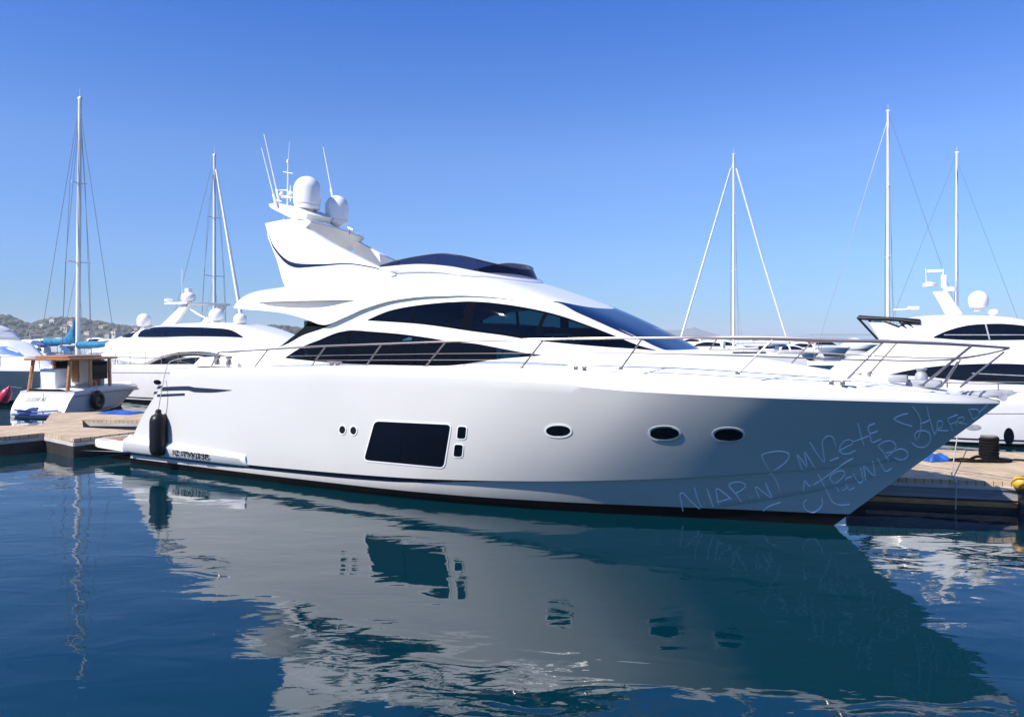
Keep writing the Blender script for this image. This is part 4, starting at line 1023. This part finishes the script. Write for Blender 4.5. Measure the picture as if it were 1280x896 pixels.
# ------------------------------------------------------------------ sailing boats: tall masts with rigging
def sailboat(label, px, d, top_py, L, ang, boomz=1.1, fore=None, aft=None, jib=True, boom=True, cover=None, lean=0.0, group=None, furl=.07, furl_aft=.0):
    x, y = P(px, d); Hs = Hull(L / 18.38, L / 18.38 * .85, L / 18.38 * .62, step=0); mx = L * .52
    O = (x - mx * math.cos(ang), y - mx * math.sin(ang)); o = empty('sailing_boat', label, 'sailing boat', (*O, 0), ang, group)
    hull_mesh(Hs, o, ('gel', 'navy', 'boot'), n=36, stripe=.05); deck_mesh(Hs, o, lambda q: Hs.zt(.5) + .1, n=24)
    zd = Hs.zt(.5); zt = height(top_py, d)
    bm = bmesh.new(); box(bm, (mx - L * .08, 0, zd + .25), (L * .35, L * .17, .5), .12, taper=.85); ch = build('coachroof', bm, 'gel', o, angle=40)
    bm = bmesh.new()
    for s_ in (-1, 1): box(bm, (mx - L * .08, s_ * L * .082, zd + .3), (L * .22, .03, .14), .02)
    build('cabin_window', bm, 'dark', ch)
    bm = bmesh.new(); tube(bm, [(mx, 0, zd), (mx + lean * .5, 0, (zd + zt) / 2), (mx + lean, 0, zt)], .11, 10, radii=[.12, .115, .085]); tube(bm, [(mx + lean, 0, zt), (mx + lean, 0, zt + .5)], .012, 5); box(bm, (mx + lean, 0, zt + .02), (.28, .12, .12), .02)
    mast = build('mast', bm, 'alu', o)
    for f in (.42, .70):
        bm = bmesh.new(); zz = zd + (zt - zd) * f; tube(bm, [(mx + lean * f, -.095 * L * (1.2 - f), zz + .05), (mx + lean * f, 0, zz), (mx + lean * f, .095 * L * (1.2 - f), zz + .05)], .03, 6); build('spreader', bm, 'alu', mast)
    bm = bmesh.new(); w = L * .1
    for s_ in (-1, 1):
        for f0, f1 in ((.42, .96), (.70, .97)):
            z0 = zd + (zt - zd) * f0; wy = s_ * .095 * L * (1.2 - f0); tube(bm, [(mx - .1, s_ * w, zd), (mx, wy, z0 + .05), (mx + lean, 0, zd + (zt - zd) * f1)], .014, 5)
        tube(bm, [(mx - .6, s_ * w, zd), (mx, 0, zd + (zt - zd) * .42)], .012, 5)
    bow = (fore if fore is not None else L * .97); st = (aft if aft is not None else .2)
    tube(bm, [(bow, 0, zd), (mx + lean, 0, zt - .6)], .016, 5); tube(bm, [(st, 0, zd), (mx + lean, 0, zt - .1)], .016, 5)
    build('rigging', bm, 'wire', o)
    if jib:
        bm = bmesh.new(); tube(bm, [(bow, 0, zd + .3), (bow + (mx - bow) * .4, 0, zd + (zt - zd) * .4), (mx + lean + (bow - mx) * .05, 0, zd + (zt - zd) * .93)], furl, 8, radii=[furl, furl * .9, furl * .5]); build('furled_jib', bm, 'sail', o)
    if furl_aft:
        bm = bmesh.new(); tube(bm, [(st, 0, zd + .3), (st + (mx - st) * .5, 0, zd + (zt - zd) * .48), (mx + lean + (st - mx) * .05, 0, zd + (zt - zd) * .93)], furl_aft, 8); build('furled_sail', bm, 'sail', o)
    if boom:
        bm = bmesh.new(); tube(bm, [(mx - .1, 0, zd + boomz), (mx - L * .36, 0, zd + boomz + .05)], .07, 8); bo = build('boom', bm, 'alu', o)
        rows = []; n = 26
        for k in range(n + 1):
            f = k / n; xx = mx - .12 - (L * .36) * f; hh = .34 + (cover or 0) * max(0, 1 - f / .42) ** 1.7; row = []
            for j in range(14):
                a = 2 * math.pi * j / 14; wob = 1 + .12 * noise.noise(Vector((f * 9, j * .7, px)))
                row.append((xx, .17 * math.cos(a) * wob * (1.1 - .5 * f), zd + boomz - .05 + hh * .5 + hh * .5 * math.sin(a) * wob))
            rows.append(row)
        bm = bmesh.new(); V = grid(bm, rows, close=True); bm.faces.new(V[0][::-1]); bm.faces.new(V[-1]); build('sail_cover', bm, 'bluecov' if cover else 'sail', o, angle=60)
    if cover:
        bm = bmesh.new(); tube(bm, [(mx + .15, 0, zd + boomz - .05), (mx + L * .2, 0, zd + boomz - .02), (mx + L * .33, 0, zd + boomz + .02)], .2, 10, radii=[.2, .19, .1]); build('sail_cover', bm, 'bluecov', o)
    rails(o, Hs, .3, L * .93, .5, 8, .05, .012)
    return o
sailboat('sailing boat with a turquoise sail cover, its tall mast behind the wooden cabin boat', 97, 42, 124, 8.5, R(-31.6), cover=1.0, lean=.22, jib=False, boomz=1.95)
sailboat('sailing boat whose mast rises behind the left motor yacht, with a furled white headsail', 268, 58, 194, 12, R(-31.6), fore=9.9, furl=.13)
sailboat('sailing boat with white furled sails on both stays, mast beyond the large yacht foredeck', 917, 75, 193, 14, R(180), fore=12.6, aft=1.9, furl=.10, furl_aft=.09)
sailboat('sailing boat with the tallest mast, standing behind the black awning of the right yacht', 1110, 60, 139, 12, R(170), jib=False)
sailboat('sailing boat with a plain mast rising behind the radar mast of the right yacht', 1196, 66, 191, 12, R(-25), jib=False)

# ------------------------------------------------------------------ small boats far off in the marina
def far_boat(L, col, win='dark', canopy=None):
    o = empty('moored_boat', 'x', 'boat'); Hs = Hull(L / 18.38, L / 18.38 * 1.1, L / 18.38, step=0); hull_mesh(Hs, o, (col, 'navy', 'boot'), n=20, stripe=.03); deck_mesh(Hs, o, lambda x: Hs.zt(.5), n=12)
    z = Hs.zt(.5); ztf = curve([(L * .15, z + L * .11), (L * .4, z + L * .13), (L * .55, z + L * .1), (L * .78, z)])
    cbn, S = shell('cabin', o, L * .15, L * .78, lambda x: L * .105, ztf, z - .2, 4, N=20)
    T = [(L * .2, z + L * .085), (L * .4, z + L * .1), (L * .55, z + L * .07)]; B = [(L * .18, z + L * .035), (L * .4, z + L * .035), (L * .62, z + L * .03)]
    bm = bmesh.new()
    for s_ in (-1, 1): grid(bm, col_strip(T, B, S, .02, 12, (0, .5, 1), s_))
    build('window', bm, win, cbn)
    if canopy:
        bm = bmesh.new(); box(bm, (L * .14, 0, z + L * .14), (L * .26, L * .22, L * .05), .1); 
        for a in (-1, 1):
            for xx in (.04, .24): tube(bm, [(L * xx, a * L * .1, z - .1), (L * xx, a * L * .1, z + L * .13)], .03, 5)
        build('canopy', bm, canopy, o)
    return o
kinds = [far_boat(9, 'gel'), far_boat(7, 'gel', canopy='bluetarp'), far_boat(10, 'navy'), far_boat(8, 'gel', canopy='red')]
lab = ['white cabin boat moored far off in the marina', 'white boat with a blue canopy moored far off in the marina', 'dark-hulled boat moored far off in the marina', None]
spots = [(872, 118, 0), (896, 150, 1), (918, 108, 0), (942, 135, 2), (962, 104, 1), (985, 150, 0), (1004, 125, 0), (884, 180, 0), (930, 190, 0), (1046, 170, 0),
         (52, 120, 0), (70, 95, 1), (84, 140, 0), (118, 135, 0), (34, 150, 0), (60, 180, 0), (312, 100, 0), (328, 130, 2), (350, 160, 0), (104, 190, 0), (136, 150, 0)]
seen = [0, 0, 0, 0]
for px, d, j in spots + [(1028, 112, 3), (346, 118, 3)]:
    o = kinds[j] if not seen[j] else copy_tree(kinds[j]); seen[j] += 1
    o.location = (*P(px, d), 0); o.rotation_euler = (0, 0, rnd.choice((R(-25), R(160), R(8), R(185))) + rnd.uniform(-.2, .2))
    if j < 3: tag(o, lab[j], 'boat', ('white boats far off', 'blue-canopied boats far off', 'dark boats far off')[j])
    else: tag(o, 'red-canopied far-off boat ' + ('seen over the large yacht foredeck' if px > 600 else 'seen under the large yacht aft overhang'), 'boat')

# ------------------------------------------------------------------ docks
def dock(name, label, poly, z, m, edges, fascia):
    o = empty(name, label, 'dock', (poly[0][0], poly[0][1], 0)); ox, oy = poly[0]
    bm = bmesh.new(); prism(bm, [(x - ox, y - oy, z - .09) for x, y in poly], (0, 0, .09), bev=.008); build('deck_boards', bm, m, o, smooth=False)
    for nm, zt, zb, outw, mm in fascia:
        for i in edges:
            a = Vector((*poly[i], 0)); b = Vector((*poly[(i + 1) % len(poly)], 0)); t = (b - a).normalized(); nn = Vector((t.y, -t.x, 0))
            bm = bmesh.new(); a2, b2 = a - nn * .3 - Vector((ox, oy, 0)), b - nn * .3 - Vector((ox, oy, 0)); k = .3 + outw
            e = .0 if outw < .05 else .002 * i
            prism(bm, [a2 + Vector((0, 0, zb)), b2 + Vector((0, 0, zb)), b2 + nn * (k + e) + Vector((0, 0, zb)), a2 + nn * (k + e) + Vector((0, 0, zb))], (0, 0, zt - zb), bev=.008); build(nm, bm, mm, o, smooth=False)
    return o
left = [(-24, 18.6), (-13.5, 21.1), (-12.84, 21.95), (-11.35, 20.72), (-10.3, 22.45), (-12.5, 23.3), (-13.6, 25.3), (-8.8, 25.0), (-5.9, 29.6), (-9, 29.2), (-15.9, 27.6), (-14.0, 23.9), (-26, 21.6)]
dock('dock', 'timber-decked dock at the left, behind the swim platform of the large yacht', left, .50, 'dock', (0, 1, 2, 3, 5, 6, 10), (('edge_board', .40, .30, .02, 'concrete'), ('fender_strip', .29, -.2, -.01, 'dockdark')))
rt = [(6.35, 15.1), (9.3, 14.36), (14.5, 13.2), (16.0, 16.6), (11.0, 18.2), (8.4, 18.9)]
dock('dock', 'timber dock at the right with bluish side panels, beyond the bow of the large yacht', rt, .54, 'dock', (0, 1, 5), (('edge_board', .45, .385, .03, 'concrete'), ('side_panel', .38, .20, .0, 'dockside'), ('lower_board', .165, .075, .02, 'wood'), ('fender_strip', .19, -.3, -.05, 'dockdark')))
bm = bmesh.new(); box(bm, (9.12, 14.32, .15), (.09, .09, .9), .015); tag(build('dock_pile', bm, 'dockdark'), 'dark timber post on the face of the right dock below the yellow buoy', 'post')
# things on the docks
cx, cy = P(1236, 16.9)
co = empty('rope_coil', 'tall black coil of mooring rope round a steel-topped bollard on the right dock', 'rope', (cx, cy, .54))
bm = bmesh.new(); pts = []
for k in range(7 * 24):
    a = k / 24 * 2 * math.pi; pts.append((.155 * math.cos(a) * (1 + .04 * math.sin(k)), .155 * math.sin(a) * (1 + .04 * math.sin(k)), .045 + .062 * k / 24))
tube(bm, pts, .038, 7); build('coil', bm, 'blackrope', co)
bm = bmesh.new(); pts = [(.16, -.05, .05), (.35, -.2, .03), (.1, -.35, .03), (-.3, -.25, .03), (-.5, .05, .03), (-.9, -.1, .03), (-.5, -.3, .03), (.2, -.3, .05), (.6, -.1, .03), (.9, -.6, .03), (.95, -1.2, .03)]
tube(bm, [Vector(v) for v in resample(pts, 80)], .022, 6); tube(bm, [Vector(v) for v in resample([(-.1, -.15, .05), (-.3, -.1, .1), (-.55, -.25, .03), (-.2, -.3, .06), (.05, -.2, .04)], 40)], .03, 6); build('loose_rope', bm, 'blackrope', co)
bm = bmesh.new(); lathe(bm, [(.10, 0), (.10, .48), (.16, .49), (.16, .53), (.02, .54)], n=20); build('bollard', bm, 'steel', co, angle=40)
def tarp(name, label, c, sx, sy, h, rz, m='bluetarp'):
    bm = bmesh.new(); rows = []
    for i in range(17):
        r = []
        for j in range(13):
            u, v = -1 + i / 8, -1 + j / 6; e = max(0, 1 - max(abs(u), abs(v)) ** 4); r.append((u * sx * (1 + .1 * noise.noise(Vector((v * 2, u, 1)))), v * sy, h * e * (.7 + .6 * noise.noise(Vector((u * 2.1, v * 2.3, c[0])))) + .012))
        rows.append(r)
    V = grid(bm, rows); o = build(name, bm, m, angle=70); o.location = c; o.rotation_euler = (0, 0, rz); return tag(o, label, 'tarpaulin')
tarp('tarpaulin', 'crumpled blue tarpaulin on the right dock, beyond the bow of the large yacht', (*P(1168, 16.9), .54), .28, .2, .16, .3)
tarp('tarpaulin', 'blue tarpaulin spread on the left dock, beside the hull of the large yacht', (*P(152, 27.4), .50), .7, .4, .10, -.3)
bm = bmesh.new(); lathe(bm, [(.01, -.14), (.07, -.13), (.125, -.06), (.13, .02), (.1, .1), (.05, .135), (.04, .18), (.01, .19)], n=20)
yb = build('buoy', bm, 'yellow', angle=60); yb.location = (9.06, 14.24, .56); yb.rotation_euler = (R(20), R(70), 0); tag(yb, 'small yellow buoy hanging on the edge of the right dock', 'buoy')
bm = bmesh.new(); x, y = P(1194, 14.58); q = P(1197, 18.3)
tube(bm, [(q[0], q[1], .9), (x + .1, y + .3, .60), (x, y - .03, .55), (x - .01, y - .05, .35), (x - .02, y - .05, .02)], .011, 6); lathe(bm, [(.03, 0), (.04, .03), (.03, .06)], (x, y - .03, .48), 8)
tag(build('mooring_rope', bm, 'rope'), 'thin mooring rope running down the face of the right dock', 'rope')
